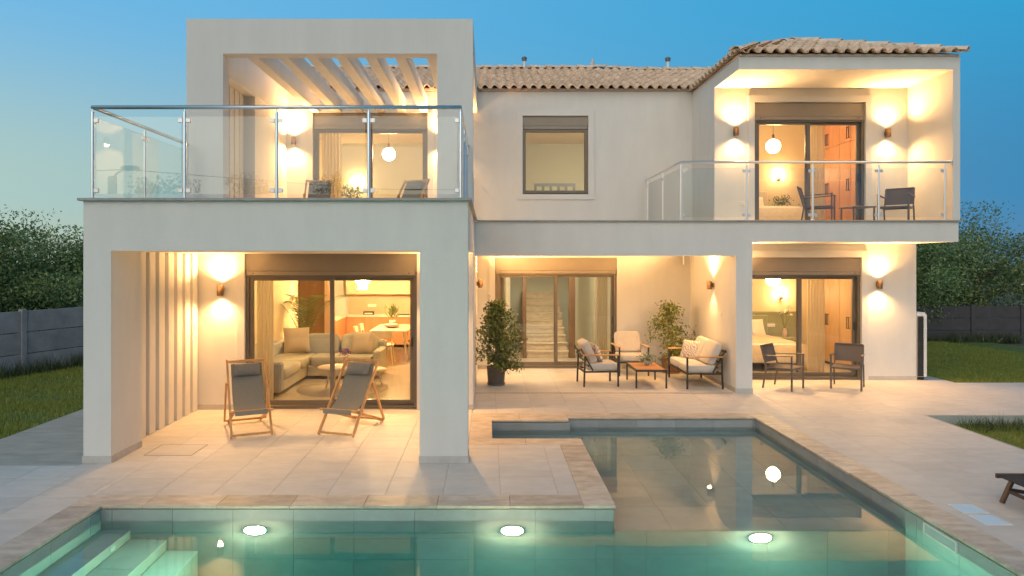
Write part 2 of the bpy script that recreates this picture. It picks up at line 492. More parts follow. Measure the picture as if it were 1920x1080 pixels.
# paths of brushed concrete
def path(x0, x1, y0, y1, z=-.004):
    b = MB(); b.box(x0, x1, y0, y1, z-.12, z)
    return tag(b.build('path', M_PATH), kind='structure')
path(-6.65, -4.86, 8.1, 19.9)
path(8.72, 9.32, 13.9, 19.9)

# ------------------------------------------------------------------ deck
def sub(r, o):
    x0,x1,y0,y1 = r; a0,a1,b0,b1 = o
    if a0 >= x1 or a1 <= x0 or b0 >= y1 or b1 <= y0: return [r]
    out = []
    if a0 > x0: out.append((x0, a0, y0, y1))
    if a1 < x1: out.append((a1, x1, y0, y1))
    m0, m1 = max(x0, a0), min(x1, a1)
    if b0 > y0: out.append((m0, m1, y0, b0))
    if b1 < y1: out.append((m0, m1, b1, y1))
    return out
OBST = [(-4.15,4.45,0,7.08), (.95,4.45,7.0,10.88), (-.26,.96,9.01,10.88), (6.87,12,7.6,10.76),
        (-12,-4.86,8.1,20), (-4.87,-.243,11.2,20), (4.80,12,13.95,20), (9.32,12,13.62,20), (-.3,4.9,15.42,20)]
base_rects = [(-9, 11.2, 1.0, 15.42)]
for o in OBST: base_rects = [q for r in base_rects for q in sub(r, o)]
b = MB()
for x0,x1,y0,y1 in base_rects: b.box(x0, x1, y0, y1, -.034, -.007)
patio = tag(b.build('patio', M_GROUT), kind='structure')
cells = []
gx0, gy0, s = -4.07, 8.25, .6
for i in range(-10, 28):
    for j in range(-13, 13):
        c = [(gx0+i*s, gx0+(i+1)*s, gy0+j*s, gy0+(j+1)*s)]
        for o in OBST: c = [q for r in c for q in sub(r, o)]
        for x0,x1,y0,y1 in c:
            x0 = max(x0,-9); x1 = min(x1,11.2); y0 = max(y0,1.0); y1 = min(y1,15.42)
            if x1-x0 > .03 and y1-y0 > .03: cells.append((x0,x1,y0,y1))
def seen(c):
    X = (c[0]+c[1])/2; Y = (c[2]+c[3])/2
    return -915/1280-.08 < X/Y < 1005/1280+.08 and Y > 5.0
vis = [c for c in cells if seen(c)]
vis.sort(key=lambda c: -(c[1]-c[0])*(c[3]-c[2])/(((c[2]+c[3])/2)**3))
far = vis[298:] + [c for c in cells if not seen(c)]
TM = {}
def tile_obj(name, x0, x1, y0, y1, ztop, th, m, parent, gap=.003, bev=.002):
    w_, d_ = round(x1-x0-gap, 3), round(y1-y0-gap, 3)
    k = (name, w_, d_, th)
    if k not in TM:
        t = MB(); t.box(-w_/2, w_/2, -d_/2, d_/2, -th, 0); TM[k] = t.mesh(name, m, bev)
    o = bpy.data.objects.new(name, TM[k]); COL.objects.link(o); o.parent = parent
    o.location = ((x0+x1)/2, (y0+y1)/2, ztop + random.uniform(-.0006, .0006))
    return o
for c in vis[:298]: tile_obj('paving_tile', *c, 0, .02, M_TILE, patio)
b = MB()
for x0,x1,y0,y1 in far: b.box(x0+.0015, x1-.0015, y0+.0015, y1-.0015, -.02, random.uniform(-.0006,.0006))
tag(b.build('paving_tile', M_TILE, patio), kind='stuff')
# slot drain in front of the covered porch
b = MB(); b.box(-.243, 4.5, 12.53, 12.57, -.006, .0025)
dr = b.build('slot_drain', M_DARK, patio)
b = MB()
for i in range(150): b.box(-.235+i*.0315, -.217+i*.0315, 12.535, 12.565, .0025, .0055)
tag(b.build('drain_bar', M_SKIRT, dr), kind='stuff')
# service hatch
b = MB()
hx0, hx1, hy0, hy1 = -4.30, -3.70, 8.52, 9.02
for q in ((hx0,hx1,hy0,hy0+.007),(hx0,hx1,hy1-.007,hy1),(hx0,hx0+.007,hy0+.007,hy1-.007),(hx1-.007,hx1,hy0+.007,hy1-.007)): b.box(*q, -.003, .0022)
h = thing('floor_hatch', 'tiled service hatch with thin dark edge set in the porch floor', 'hatch', (0,0,0))
b.build('frame', M_DARK, h)
B('lid', M_TILE, h, (hx0+.009,hx1-.009,hy0+.009,hy1-.009,-.003,.0018))

# planting bed sunk into the deck on the right
b = MB()
b.box(6.87, 11.2, 10.72, 10.76, -.4, .0015); b.box(6.87, 6.90, 7.6, 10.72, -.4, .0015); b.box(6.9, 11.2, 7.6, 7.63, -.4, .0015)
tag(b.build('planting_bed', M_RENDER), kind='structure')
sheet('bed_soil', M_LAWN, 6.9, 11.2, 7.63, 10.72, -.14, 12, 8, .02)
n = 17000
P = np.stack([rng.uniform(6.92, 10, n), rng.uniform(8.2, 10.66, n), np.full(n, -.15)], 1)
o = blades('grass', P, .065, .008, M_GRASS, lean=.5); tag(o, 'rough grass growing in the sunken bed', kind='stuff')
n = 900
P = np.stack([rng.uniform(7.3, 10, n), rng.uniform(10.2, 10.66, n), np.full(n, -.14)], 1)
o = blades('weeds', P, .15, .011, M_WEED, lean=.45); tag(o, 'taller dark weeds along the back of the sunken bed', kind='stuff')

# ------------------------------------------------------------------ pool
WX0, WX1, WY0, WY1 = -3.85, 4.15, 2.0, 6.78
b = MB(); zb = -1.75; zt = -.036
b.box(-4.15, WX0, 1.7, 7.08, zb, zt); b.box(WX1, 4.45, 1.7, 10.88, zb, zt); b.box(WX0, WX1, 1.7, 2.0, zb, zt)
b.box(WX0, 1.25, WY1, 9.31, zb, zt); b.box(-.26, .04, 9.31, 10.88, zb, zt); b.box(.04, 1.25, 10.40, 10.88, zb, zt); b.box(1.25, WX1, 10.58, 10.88, zb, zt)
b.box(WX0, WX1, 2.0, WY1, zb, -1.56)
b.box(1.25, WX1, WY1, 10.58, zb, -.42); b.box(.04, 1.25, 9.31, 10.40, zb, -.42)
STEPS = [(-3.85, -3.55, -.40), (-3.55, -3.19, -.65), (-3.19, -2.88, -.92)]
for x0, x1, z in STEPS: b.box(x0, x1, 2.0, WY1, -1.56, z-.012)
pool = tag(b.build('swimming_pool', M_GROUT), kind='structure')
# coping stones
CM = {}
def coping(x0, x1, y0, y1, along):
    L = (x1-x0) if along == 'x' else (y1-y0)
    k = max(1, round(L/.78)); st = L/k
    for i in range(k):
        if along == 'x': q = (x0+i*st, x0+(i+1)*st, y0, y1)
        else: q = (x0, x1, y0+i*st, y0+(i+1)*st)
        w_, d_ = round(q[1]-q[0]-.003,3), round(q[3]-q[2]-.003,3)
        key = (w_, d_)
        if key not in CM:
            t = MB()
            if along == 'x': t.box(-w_/2, w_/2, -d_/2, d_/2, -.03, 0)
            else: t.box(-w_/2, w_/2, -d_/2, d_/2, -.03, 0)
            CM[key] = t.mesh('coping_stone', M_COPING, .004)
        o = bpy.data.objects.new('coping_stone', CM[key]); COL.objects.link(o); o.parent = pool
        o.location = ((q[0]+q[1])/2, (q[2]+q[3])/2, .004+random.uniform(-.001,.001))
ov = .02
coping(-4.15, WX0+ov, 1.7, 6.76, 'y')
coping(-4.15, .95, 6.76, 7.08, 'x')
coping(.95, 1.27, 6.76, 9.01, 'y')
coping(-.26, 1.27, 9.01, 9.33, 'x')
coping(-.26, .06, 9.33, 10.38, 'y')
coping(-.26, 1.23, 10.38, 10.88, 'x')
coping(1.23, 4.13, 10.56, 10.88, 'x')
coping(4.13, 4.45, 1.7, 10.88, 'y')
# pool tiles
def wtile(axis, pos, nrm, a0, a1, z0, z1):
    # a thin porcelain tile on a wall: axis 'x' means the wall runs along x
    g_ = .004; w_ = round(a1-a0-g_, 3); h_ = round(z1-z0-g_, 3); k = ('w', axis, nrm, w_, h_)
    if k not in TM:
        t = MB()
        if axis == 'x': t.box(-w_/2, w_/2, 0 if nrm > 0 else -.008, .008 if nrm > 0 else 0, -h_/2, h_/2)
        else: t.box(0 if nrm > 0 else -.008, .008 if nrm > 0 else 0, -w_/2, w_/2, -h_/2, h_/2)
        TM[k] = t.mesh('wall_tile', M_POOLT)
    o = bpy.data.objects.new('wall_tile', TM[k]); COL.objects.link(o); o.parent = pool
    o.location = ((a0+a1)/2, pos, (z0+z1)/2) if axis == 'x' else (pos, (a0+a1)/2, (z0+z1)/2)
def wall_run(axis, pos, nrm, a0, a1, zs, off=0.):
    t = []; a = a0 + (off if off else .6)
    t = [a0]
    while a < a1-.05: t.append(a); a += .6
    t.append(a1)
    for z1, z0 in zip(zs[:-1], zs[1:]):
        for p, q in zip(t[:-1], t[1:]): wtile(axis, pos, nrm, p, q, z0, z1)
deep = [-.036, -.60, -1.08, -1.56]; shal = [-.036, -.42]
wall_run('x', WY1, -1, WX0, 1.25, deep, .12)
wall_run('x', WY1, -1, 1.25, WX1, [-.42, -.98, -1.56], .32)
wall_run('y', WX0, 1, 3.6, WY1, [-.036, -.42])
wall_run('y', WX1, -1, 3.6, WY1, deep)
wall_run('y', WX1, -1, WY1, 10.58, shal)
wall_run('x', 10.58, -1, 1.25, WX1, shal, .45)
wall_run('x', 10.40, -1, .04, 1.25, shal)
wall_run('y', .04, 1, 9.31, 10.40, shal)
def floor_run(x0, x1, y0, y1, z, nm='floor_tile'):
    nx = max(1, round((x1-x0)/.6)); ny = max(1, round((y1-y0)/.6))
    for i in range(nx):
        for j in range(ny):
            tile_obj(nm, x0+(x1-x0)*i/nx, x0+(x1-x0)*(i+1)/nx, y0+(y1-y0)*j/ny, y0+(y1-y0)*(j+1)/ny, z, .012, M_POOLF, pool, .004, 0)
floor_run(-2.88, WX1-.01, 3.0, WY1-.01, -1.545)
floor_run(1.26, WX1-.01, WY1+.0, 10.57, -.405); floor_run(.05, 1.25, 9.32, 10.39, -.405)
for x0, x1, z in STEPS:
    floor_run(x0+.009, x1+.012, 3.0, WY1-.01, z, 'step_tile')
# water body
outl = [(WX0,2.0),(WX1,2.0),(WX1,10.58),(1.25,10.58),(1.25,10.40),(.04,10.40),(.04,9.31),(1.25,9.31),(1.25,WY1),(WX0,WY1)]
b = MB(); b.prism(outl, -1.70, -.15)
tag(b.build('pool_water', M_WATER), kind='structure')
# underwater lamps
def pool_lamp(x, z, label):
    t = thing('pool_lamp', label, 'pool lamp', (x, WY1-.009, z), 0, 'round lamps under the pool water')
    MB().lathe([(.106,-.004),(.124,-.004),(.122,.008),(.106,.008)], n=28).build('rim', M_STEEL, t).rotation_euler = (PI/2,0,0)
    MB().lathe([(.001,.040),(.04,.037),(.075,.028),(.095,.015),(.105,.004)], n=28).build('lens', M_POOLGLOW, t).rotation_euler = (PI/2,0,0)
    return t
pool_lamp(-2.31, -.40, 'glowing round lamp under water near the pool steps')
pool_lamp(.24, -.40, 'glowing round lamp under water below the tiled peninsula of the deck')
pool_lamp(2.70, -.60, 'glowing round lamp under water at the edge of the shallow shelf')
t = thing('pool_inlet', 'small round water inlet on the first pool step', 'inlet', (-3.548, 6.45, -.53))
o = MB().lathe([(.001,.012),(.03,.014),(.05,.006),(.05,-.004)], n=18).build('cap', M_WHITE, t); o.rotation_euler = (0, PI/2, 0)
# skimmer mouth and lids
t = thing('pool_skimmer', 'white rectangular skimmer mouth in the right pool wall', 'skimmer', (WX1-.008, 6.25, -.10))
MBs = MB(); MBs.box(-.014,0,-.23,.23,.036,.05); MBs.box(-.014,0,-.23,.23,-.055,-.041); MBs.box(-.014,0,-.23,-.216,-.041,.036); MBs.box(-.014,0,.216,.23,-.041,.036)
MBs.build('frame', M_WHITE, t)
B('flap', mat('skimmer_flap', (.5,.56,.54), .3), t, (-.006, -.001, -.216, .216, -.041, .036))
for y0, lb in ((6.56, 'square white pool lid set in the deck, nearer the house'), (6.27, 'square white pool lid set in the deck, nearer the front')):
    t = thing('skimmer_lid', lb, 'lid', (4.70, y0+.125, 0), 0, 'white lids beside the pool')
    B('rim', M_WHITE, t, (-.125,.125,-.125,-.11,0,.004),(-.125,.125,.11,.125,0,.004),(-.125,-.11,-.11,.11,0,.004),(.11,.125,-.11,.11,0,.004))
    B('plate', M_LID, t, (-.109,.109,-.109,.109,0,.003))

# ------------------------------------------------------------------ house
house = thing('house', 'white two storey villa with glass balconies, open tower frame and clay tiled roofs', 'house', (0,0,0))
def H(name, *boxes, m=None, bevel=0):
    for q in boxes: B(name, m or M_WALL, house, q, bevel=bevel)
def I(name, m, *bx):
    for q in bx: B(name, m, house, q)
# --- left block, ground floor
H('column', (-4.86,-4.53,8.2,8.92,.001,2.55))
H('column', (-.82,-.243,8.2,8.52,.001,2.55))
H('wall', (-4.86,-4.78,8.92,11.15,.001,2.55))
FM = {}
def fins(ys, x, z0, z1, w_=.175):
    for y in ys:
        k = (round(z0,2), round(z1,2), w_)
        if k not in FM:
            t = MB(); t.box(-.03, .03, 0, w_, z0, z1); FM[k] = t.mesh('fin', M_WALL, .004)
        o = bpy.data.objects.new('fin', FM[k]); COL.objects.link(o); o.parent = house; o.location = (x, y, 0)
fins([9.25,9.52,9.80,10.09,10.37,10.65,10.92], -4.75, .001, 2.55)
H('wall', (-4.86,-3.97,11.15,11.35,.001,2.55)); H('wall', (-1.16,-.243,11.15,11.35,.001,2.55))
H('slab', (-4.86,-.243,8.2,11.0,2.55,3.05)); H('slab', (-4.86,-.243,11.0,19.8,2.552,3.052))
H('parapet', (-4.86,-.243,8.2,8.40,3.05,3.15), (-4.86,-4.66,8.40,11.0,3.05,3.15), (-.443,-.243,8.40,15.4,3.053,3.15), bevel=0)
B('coping', M_STONE, house, (-4.91,-.195,8.15,8.42,3.15,3.182), (-4.91,-4.64,8.42,11.0,3.15,3.182), (-.465,-.195,8.42,12.5,3.15,3.182), bevel=.004)
H('wall', (-.443,-.243,11.35,15.4,.001,2.552)); H('wall', (-.443,-.244,15.4,19.6,.001,2.552))
H('wall', (-4.86,-4.66,11.35,19.6,.001,2.552), m=M_WALL); H('wall', (-4.86,8.72,19.6,19.8,.001,6.2))
# --- porch in the middle
H('wall', (-.243,.16,15.4,15.6,.001,2.6)); H('wall', (2.91,4.56,15.4,15.6,.001,2.6)); H('lintel', (.16,2.91,15.4,15.6,2.5,2.6))
H('beam', (-.243,4.86,12.55,12.85,2.52,3.05)); H('slab', (-.243,4.86,12.85,15.6,2.6,3.05))
H('column', (4.56,4.86,12.55,12.86,.001,2.52)); H('wall', (4.56,4.855,12.86,15.6,.001,2.6))
H('slab', (4.86,8.65,12.55,14.1,2.78,3.05)); H('slab', (3.8,8.66,14.1,19.6,2.72,3.049))
H('parapet', (-.243,8.65,12.55,12.70,3.05,3.15), bevel=0)
B('coping', M_STONE, house, (-.195,8.69,12.50,12.73,3.15,3.178), bevel=.004)
# --- right wing, ground floor
H('wall', (4.86,5.15,13.9,14.1,.001,2.78)); H('wall', (7.6,8.72,13.9,14.1,.001,2.78)); H('lintel', (5.15,7.6,13.9,14.1,2.5,2.78))
H('wall', (8.52,8.72,14.1,19.6,.001,2.72))
# --- upper floor, main wall
H('wall', (-4.66,-3.95,15.4,15.6,3.055,6.25)); H('wall', (-1.36,.78,15.4,15.6,3.055,6.25)); H('wall', (2.26,4.61,15.4,15.6,3.055,6.25))
H('wall', (.78,2.26,15.4,15.6,3.055,3.95), (.78,2.26,15.4,15.6,5.70,6.25), (-3.95,-1.36,15.4,15.6,5.77,6.25), bevel=0)
H('wall', (-4.86,-4.66,15.6,19.6,3.055,6.25))
# --- right wing, upper floor
H('wall', (4.61,4.81,14.1,15.6,3.05,5.95)); H('wall', (4.61,5.42,13.9,14.1,3.05,5.95)); H('wall', (7.68,8.55,13.9,14.1,3.05,5.95)); H('lintel', (5.42,7.68,13.9,14.1,5.66,5.95))
H('wall', (8.55,8.68,12.73,14.1,3.05,5.95)); H('wall', (8.55,8.68,12.55,12.73,3.18,5.95)); H('wall', (8.52,8.70,14.1,19.6,3.05,5.95))
H('ceiling', (4.61,8.68,12.55,15.6,5.95,6.205), (4.81,8.68,15.6,19.6,5.96,6.18))
# --- tower frame
H('column', (-4.86,-4.27,11.0,11.25,3.053,5.77)); H('column', (-.82,-.243,11.0,11.25,3.053,5.77))
H('beam', (-4.86,-.243,11.0,11.25,5.77,6.33)); H('beam', (-4.86,-4.5,11.25,15.4,5.63,6.33)); H('beam', (-.5,-.243,11.25,15.4,5.77,6.33))
H('wall', (-4.86,-4.78,11.25,13.3,3.053,5.63)); H('wall', (-4.86,-4.54,13.3,15.4,3.053,5.63))
fins([11.3,11.56,11.95,12.22,12.48,12.74,12.98], -4.75, 3.053, 5.63, .20)
PBm = MB().box(-.09,.09,0,4.15,5.775,6.07).mesh('pergola_beam', M_WALL, .005)
for x in (-3.88,-3.39,-2.90,-2.42,-1.935,-1.445,-.925):
    o = bpy.data.objects.new('pergola_beam', PBm); COL.objects.link(o); o.parent = house; o.location = (x, 11.25, 0)
# --- plaster bands round the openings, 2 cm proud
def band(x0, x1, y, z0, z1, wd, bottom=False):
    bx = [(x0-wd,x0,y-.03,y,z0-(wd if bottom else 0),z1+wd),(x1,x1+wd,y-.03,y,z0-(wd if bottom else 0),z1+wd),(x0,x1,y-.03,y,z1,z1+wd)]
    if bottom: bx.append((x0,x1,y-.03,y,z0-wd,z0))
    B('plaster_band', M_TRIM, house, *bx)
band(.78,2.26,15.4,3.95,5.70,.135,True)
band(5.42,7.68,13.9,3.055,5.66,.13)
band(5.15,7.6,13.9,.002,2.5,.13)
I('plaster_band', M_TRIM, (-4.10,-3.97,11.128,11.15,.002,2.548), (-1.16,-1.03,11.128,11.15,.002,2.548))
I('plaster_band', M_TRIM, (-4.08,-3.95,15.378,15.4,3.056,5.765), (-1.36,-1.23,15.378,15.4,3.056,5.765))
B('plaster_band', M_TRIM, house, (.03,.16,15.378,15.4,.002,2.598))
# --- skirting
sk = .085
def SK(*bx):
    for q in bx: B('skirting', M_SKIRT, house, q)
SK((-4.53,-4.518,8.2,8.92,.001,sk),(-4.87,-4.518,8.188,8.2,.001,sk))
SK((-.83,-.233,8.188,8.2,.001,sk),(-.243,-.233,8.2,8.52,.001,sk),(-.83,-.82,8.2,8.52,.001,sk))
SK((-4.78,-4.10,11.138,11.15,.001,sk),(-1.03,-.243,11.138,11.15,.001,sk))
SK((-.243,-.231,11.15,15.4,.001,sk),(-.231,.03,15.388,15.4,.001,sk),(2.91,4.56,15.388,15.4,.001,sk),(4.548,4.56,12.55,15.388,.001,sk),(4.548,4.87,12.538,12.55,.001,sk))
SK((4.86,5.02,13.888,13.9,.001,sk),(7.73,8.73,13.888,13.9,.001,sk),(8.72,8.73,13.9,14.6,.001,sk))
# --- interior shells
I('floor', M_FLOORI, (-4.66,-.443,11.20,19.6,-.05,.012), (-.243,4.56,15.45,19.6,-.05,.011), (4.86,8.52,13.96,19.6,-.05,.012))
I('wall', M_CREAM, (-4.66,-4.64,11.36,16.7,.012,2.551), (-.465,-.443,11.36,19.6,.012,2.551))
I('wall', M_PEACH, (-4.0,-.47,19.55,19.6,.012,2.551))
I('wall', M_BROWN, (-4.66,-3.98,16.7,16.8,.012,2.551)); I('wall', M_PEACH, (-3.98,-3.84,16.62,16.8,.012,2.551))
I('wall', M_CREAM, (-4.54,-4.52,16.8,19.55,.012,2.551))
# stair hall, open through both storeys
I('wall', M_CREAM, (3.6,3.8,15.6,19.6,.012,6.0)); I('wall', M_GREENW, (-.24,3.6,19.55,19.6,.012,5.9))
I('wall', M_CREAM, (-.443,-.243,15.6,19.6,3.053,6.0)); I('ceiling', M_CREAM, (-4.66,4.8,15.6,19.6,5.78,5.9))
I('wall', M_GREENW, (2.22,3.6,17.6,17.7,.012,2.6))
I('wall', M_CREAM, (.42,.56,17.3,19.5,.012,5.7))
I('wall', M_BROWN, (-.1,.42,19.0,19.06,.012,2.2))
I('wall', M_GREENW, (-4.64,-.45,19.5,19.6,3.06,5.78)); 
I('wall', M_CREAM, (-4.66,-4.62,15.61,19.5,3.06,5.78))
# bedrooms
for z0, z1 in ((.012, 2.72), (3.052, 5.95)):
    I('wall', M_CREAM, (4.86,8.52,17.3,17.4,z0,z1), (4.858,4.88,14.11,17.3,z0,z1), (8.49,8.52,14.11,17.3,z0,z1))
I('floor', M_FLOORI, (4.81,8.52,13.96,17.3,3.0495,3.0515), (-4.62,-.46,15.45,19.5,3.0525,3.056))

# --- openings
def sliding_door(x0, x1, y, z0, z1, bx=.36, mull=None, handle=1):
    f = MB(); zt = z1-bx; d0, d1 = y+.035, y+.155
    f.box(x0,x0+.055,d0,d1,z0,zt); f.box(x1-.055,x1,d0,d1,z0,zt); f.box(x0+.055,x1-.055,d0,d1,zt-.035,zt); f.box(x0+.055,x1-.055,d0,d1,z0,z0+.05)
    fr = f.build('sliding_door', M_ALU, house, .004)
    B('shutter_box', M_BOX, fr, (x0,x1,y+.022,y+.2,zt+.075,z1-.004), (x0+.02,x1-.02,y+.010,y+.2,zt+.002,zt+.072), bevel=.004)
    k = MB()
    for xx in (x0+.12, x1-.12): k.lathe([(.011,0),(.011,.006),(.001,.007)], n=10, c=(0,0,0))
    k = MB()
    for xx in (x0+.13, x1-.13):
        k.tube([(xx,y+.011,zt+.038),(xx,y+.003,zt+.038)], .010, 8)
    k.build('screw_cap', M_DARK, fr)
    xm = mull if mull else (x0+x1)/2
    for i, (a, c, yy) in enumerate(((x0+.055, xm+.04, y+.06), (xm-.04, x1-.055, y+.105))):
        s_ = MB(); w_ = .07; b0, b1 = z0+.05, zt-.035
        s_.box(a,a+w_,yy,yy+.04,b0,b1); s_.box(c-w_,c,yy,yy+.04,b0,b1); s_.box(a+w_,c-w_,yy,yy+.04,b0,b0+.08); s_.box(a+w_,c-w_,yy,yy+.04,b1-.05,b1)
        sash = s_.build('sash', M_ALU, fr, .003)
        B('pane', M_GLASS, fr, (a+w_,c-w_,yy+.016,yy+.024,b0+.08,b1-.05))
        if i == 1 and handle: B('handle', M_DARK, fr, (c-.05,c-.03,yy-.035,yy,z0+1.0,z0+1.16), bevel=.004)
    return fr
sliding_door(-3.97,-1.16,11.15,.012,2.548)
sliding_door(.16,2.91,15.4,.012,2.5)
sliding_door(5.15,7.6,13.9,.012,2.5)
sliding_door(-3.95,-1.36,15.4,3.056,5.768, handle=0)
sliding_door(5.42,7.68,13.9,3.052,5.658)
# window
f = MB(); y = 15.4; x0,x1,z0,z1 = .78,2.26,3.95,5.70; zt = z1-.30
f.box(x0,x0+.075,y+.03,y+.13,z0,zt); f.box(x1-.075,x1,y+.03,y+.13,z0,zt); f.box(x0+.075,x1-.075,y+.03,y+.13,z0,z0+.07); f.box(x0+.075,x1-.075,y+.03,y+.13,zt-.06,zt)
wn = f.build('window', M_ALU, house, .004)
B('shutter_box', M_BOX, wn, (x0,x1,y+.02,y+.19,zt+.08,z1-.004), (x0+.02,x1-.02,y+.01,y+.19,zt+.002,zt+.077), bevel=.004)
B('pane', M_GLASS, wn, (x0+.075,x1-.075,y+.07,y+.078,z0+.07,zt-.06))
B('sill', M_TRIM, wn, (x0,x1,y-.03,y+.03,z0-.02,z0-.001))

# --- staircase inside the hall
st = MB(); st.box(.98,1.99,17.03,19.5,.012,.02)
stair = st.build('staircase', M_TREAD, house)
for i in range(12):
    yy = 17.0+.28*i; xw = 2.0-.004*i
    if yy > 19.4: break
    s_ = MB(); s_.box(.98,xw,yy,19.5,.021+.17*i,.17*(i+1)-.032+.012)
    s_.box(.965,xw+.015,yy-.025,yy+.33,.17*(i+1)-.019,.17*(i+1)+.012)
    s_.build('step', M_TREAD, stair)
B('newel_post', M_BROWN, stair, (1.99+.03,2.17,16.98,17.14,.012,3.3))
B('stringer', M_BROWN, stair, (.86,.955,16.98,17.06,.012,2.2))
bl = MB(); bl.box(1.22,2.30,18.0,18.06,4.40,4.47)
for i in range(6): bl.box(1.22+i*.204,1.28+i*.204,18.0,18.05,4.1,4.40)
bl.box(1.22,2.30,18.0,18.05,4.05,4.1)
bl.build('balustrade', mat('grey_balustrade', (.10,.125,.14), .6), house)
I('slab', M_CREAM, (1.2,3.6,18.0,19.5,3.6,4.05)); I('ceiling', M_CREAM, (-.24,3.6,15.6,16.75,2.62,3.04))

# ------------------------------------------------------------------ glass balustrades
def railing(posts, top, zb, cap_ends=(True, True), end_stub=None):
    """posts: list of (x, y) in order; one run per straight leg"""
    hr = MB(); hr.tube([(p[0],p[1],top) for p in posts], .024, 12)
    rail = hr.build('railing', M_STEEL, house)
    return rail
def run(rail, pts, top, zb, skip_first=False):
    pts = [Vector((*p, 0)) for p in pts]
    d = (pts[-1]-pts[0]).normalized()
    for i, p in enumerate(pts):
        if not (i == 0 and skip_first):
            MB().tube([(p.x,p.y,zb),(p.x,p.y,top-.055)], .021, 12).tube([(p.x,p.y,top-.055),(p.x,p.y,top-.02)], .009, 8).lathe([(.034,0),(.034,.006),(.022,.012)], (p.x,p.y,zb), 14).build('post', M_STEEL, rail)
    for a, c in zip(pts[:-1], pts[1:]):
        A = a+d*.045; C = c-d*.045; nrm = Vector((-d.y, d.x, 0))*.005
        z0, z1 = zb+.055, top-.11
        v = [A-nrm, C-nrm, C+nrm, A+nrm]
        V = [(q.x,q.y,z0) for q in v]+[(q.x,q.y,z1) for q in v]
        MB().add(V, [(0,3,2,1),(4,5,6,7),(0,1,5,4),(1,2,6,5),(2,3,7,6),(3,0,4,7)]).build('glass_panel', M_BALG, rail)
        cl = MB()
        for e, sg in ((a,1),(c,-1)):
            for zz in (zb+.10, top-.16):
                cl.bar((e+d*sg*.02)+Vector((0,0,zz)), (e+d*sg*.075)+Vector((0,0,zz)), .030, .052)
                cl_ = 1
        # each clamp is a piece of its own
        for e, sg in ((a,1),(c,-1)):
            for zz in (zb+.10, top-.16):
                MB().bar((e+d*sg*.02)+Vector((0,0,zz)), (e+d*sg*.075)+Vector((0,0,zz)), .030, .052).build('clamp', M_CLAMP, rail, .003)
zt_ = 4.29; zb_ = 3.182
xl, xr = -4.79, -.33
rl = railing([(xl,10.92),(xl,8.27),(xr,8.27),(xr,11.0)], zt_, zb_)
run(rl, [(xl+i*(xr-xl)/4, 8.27) for i in range(5)], zt_, zb_)
run(rl, [(xl,8.27),(xl,9.53),(xl,10.80)], zt_, zb_, True)
run(rl, [(xr,8.27),(xr,9.6),(xr,10.85)], zt_, zb_, True)
r2 = railing([(xr,11.3),(xr,15.38)], zt_, zb_)
run(r2, [(xr,11.36),(xr,12.7),(xr,14.0),(xr,15.3)], zt_, zb_-.03)
zt2 = 4.25; zb2 = 3.178
rr_ = railing([(3.56,15.36),(3.56,12.60),(8.54,12.60)], zt2, zb2)
run(rr_, [(3.56+i*1.2175,12.60) for i in range(5)], zt2, zb2)
run(rr_, [(3.56,12.60),(3.56,13.9),(3.56,15.2)], zt2, 3.06, True)
B('flange', M_STEEL, rr_, (8.53,8.549,12.565,12.635,zt2-.035,zt2+.035))

# ------------------------------------------------------------------ roofs
PITCH = .2165; TL = .48
def tile_geo():
    n = 9; V = []; F = []
    for e, (yy, up) in enumerate(((0, .022), (TL, 0.))):
        for k in range(n+1):
            t = k/n; x = t*PITCH*1.07
            if t < .62: z = .068*math.sin(PI*t/.62)**.8
            else: z = -.012*math.sin(PI*(t-.62)/.38)
            V.append((x, yy, z+up+.016)); 
        for k in range(n+1):
            t = k/n; x = t*PITCH*1.07
            if t < .62: z = .068*math.sin(PI*t/.62)**.8
            else: z = -.012*math.sin(PI*(t-.62)/.38)
            V.append((x, yy, z+up))
    m_ = n+1; a, b_, c, d = 0, m_, 2*m_, 3*m_
    for k in range(n):
        F.append((a+k, a+k+1, c+k+1, c+k)); F.append((b_+k+1, b_+k, d+k, d+k+1)); F.append((b_+k, b_+k+1, a+k+1, a+k))
    return V, F
TV, TF = tile_geo()
TMESH = MB().add(TV, TF, 0, True).mesh('roof_tile', M_CLAY)
for p in TMESH.polygons:
    p.use_smooth = p.index % 3 == 0
def place_tiles(roof, items):
    """items: list of (origin, u, v) frames; returns nothing"""
    for org, u, v in items:
        nn = u.cross(v)
        o = bpy.data.objects.new('roof_tile', TMESH); COL.objects.link(o); o.parent = roof
        jl = Vector((random.uniform(-.004,.004), random.uniform(-.006,.006), random.uniform(-.002,.003)))
        Mx = Matrix(((u.x,v.x,nn.x,org.x+jl.x),(u.y,v.y,nn.y,org.y+jl.y),(u.z,v.z,nn.z,org.z+jl.z),(0,0,0,1)))
        o.matrix_local = Mx
def join_tiles(roof, items):
    b = MB()
    for org, u, v in items:
        nn = u.cross(v)
        b.add([org+u*x+v*y+nn*z for x,y,z in TV], TF, 0, True)
    if items: tag(b.build('roof_tile', M_CLAY, roof), kind='stuff')
sl_ = math.atan(.41); cs, sn = math.cos(sl_), math.sin(sl_)
EY, EZ = 15.22, 6.255
def zmain(y): return EZ + (y-EY)*.41
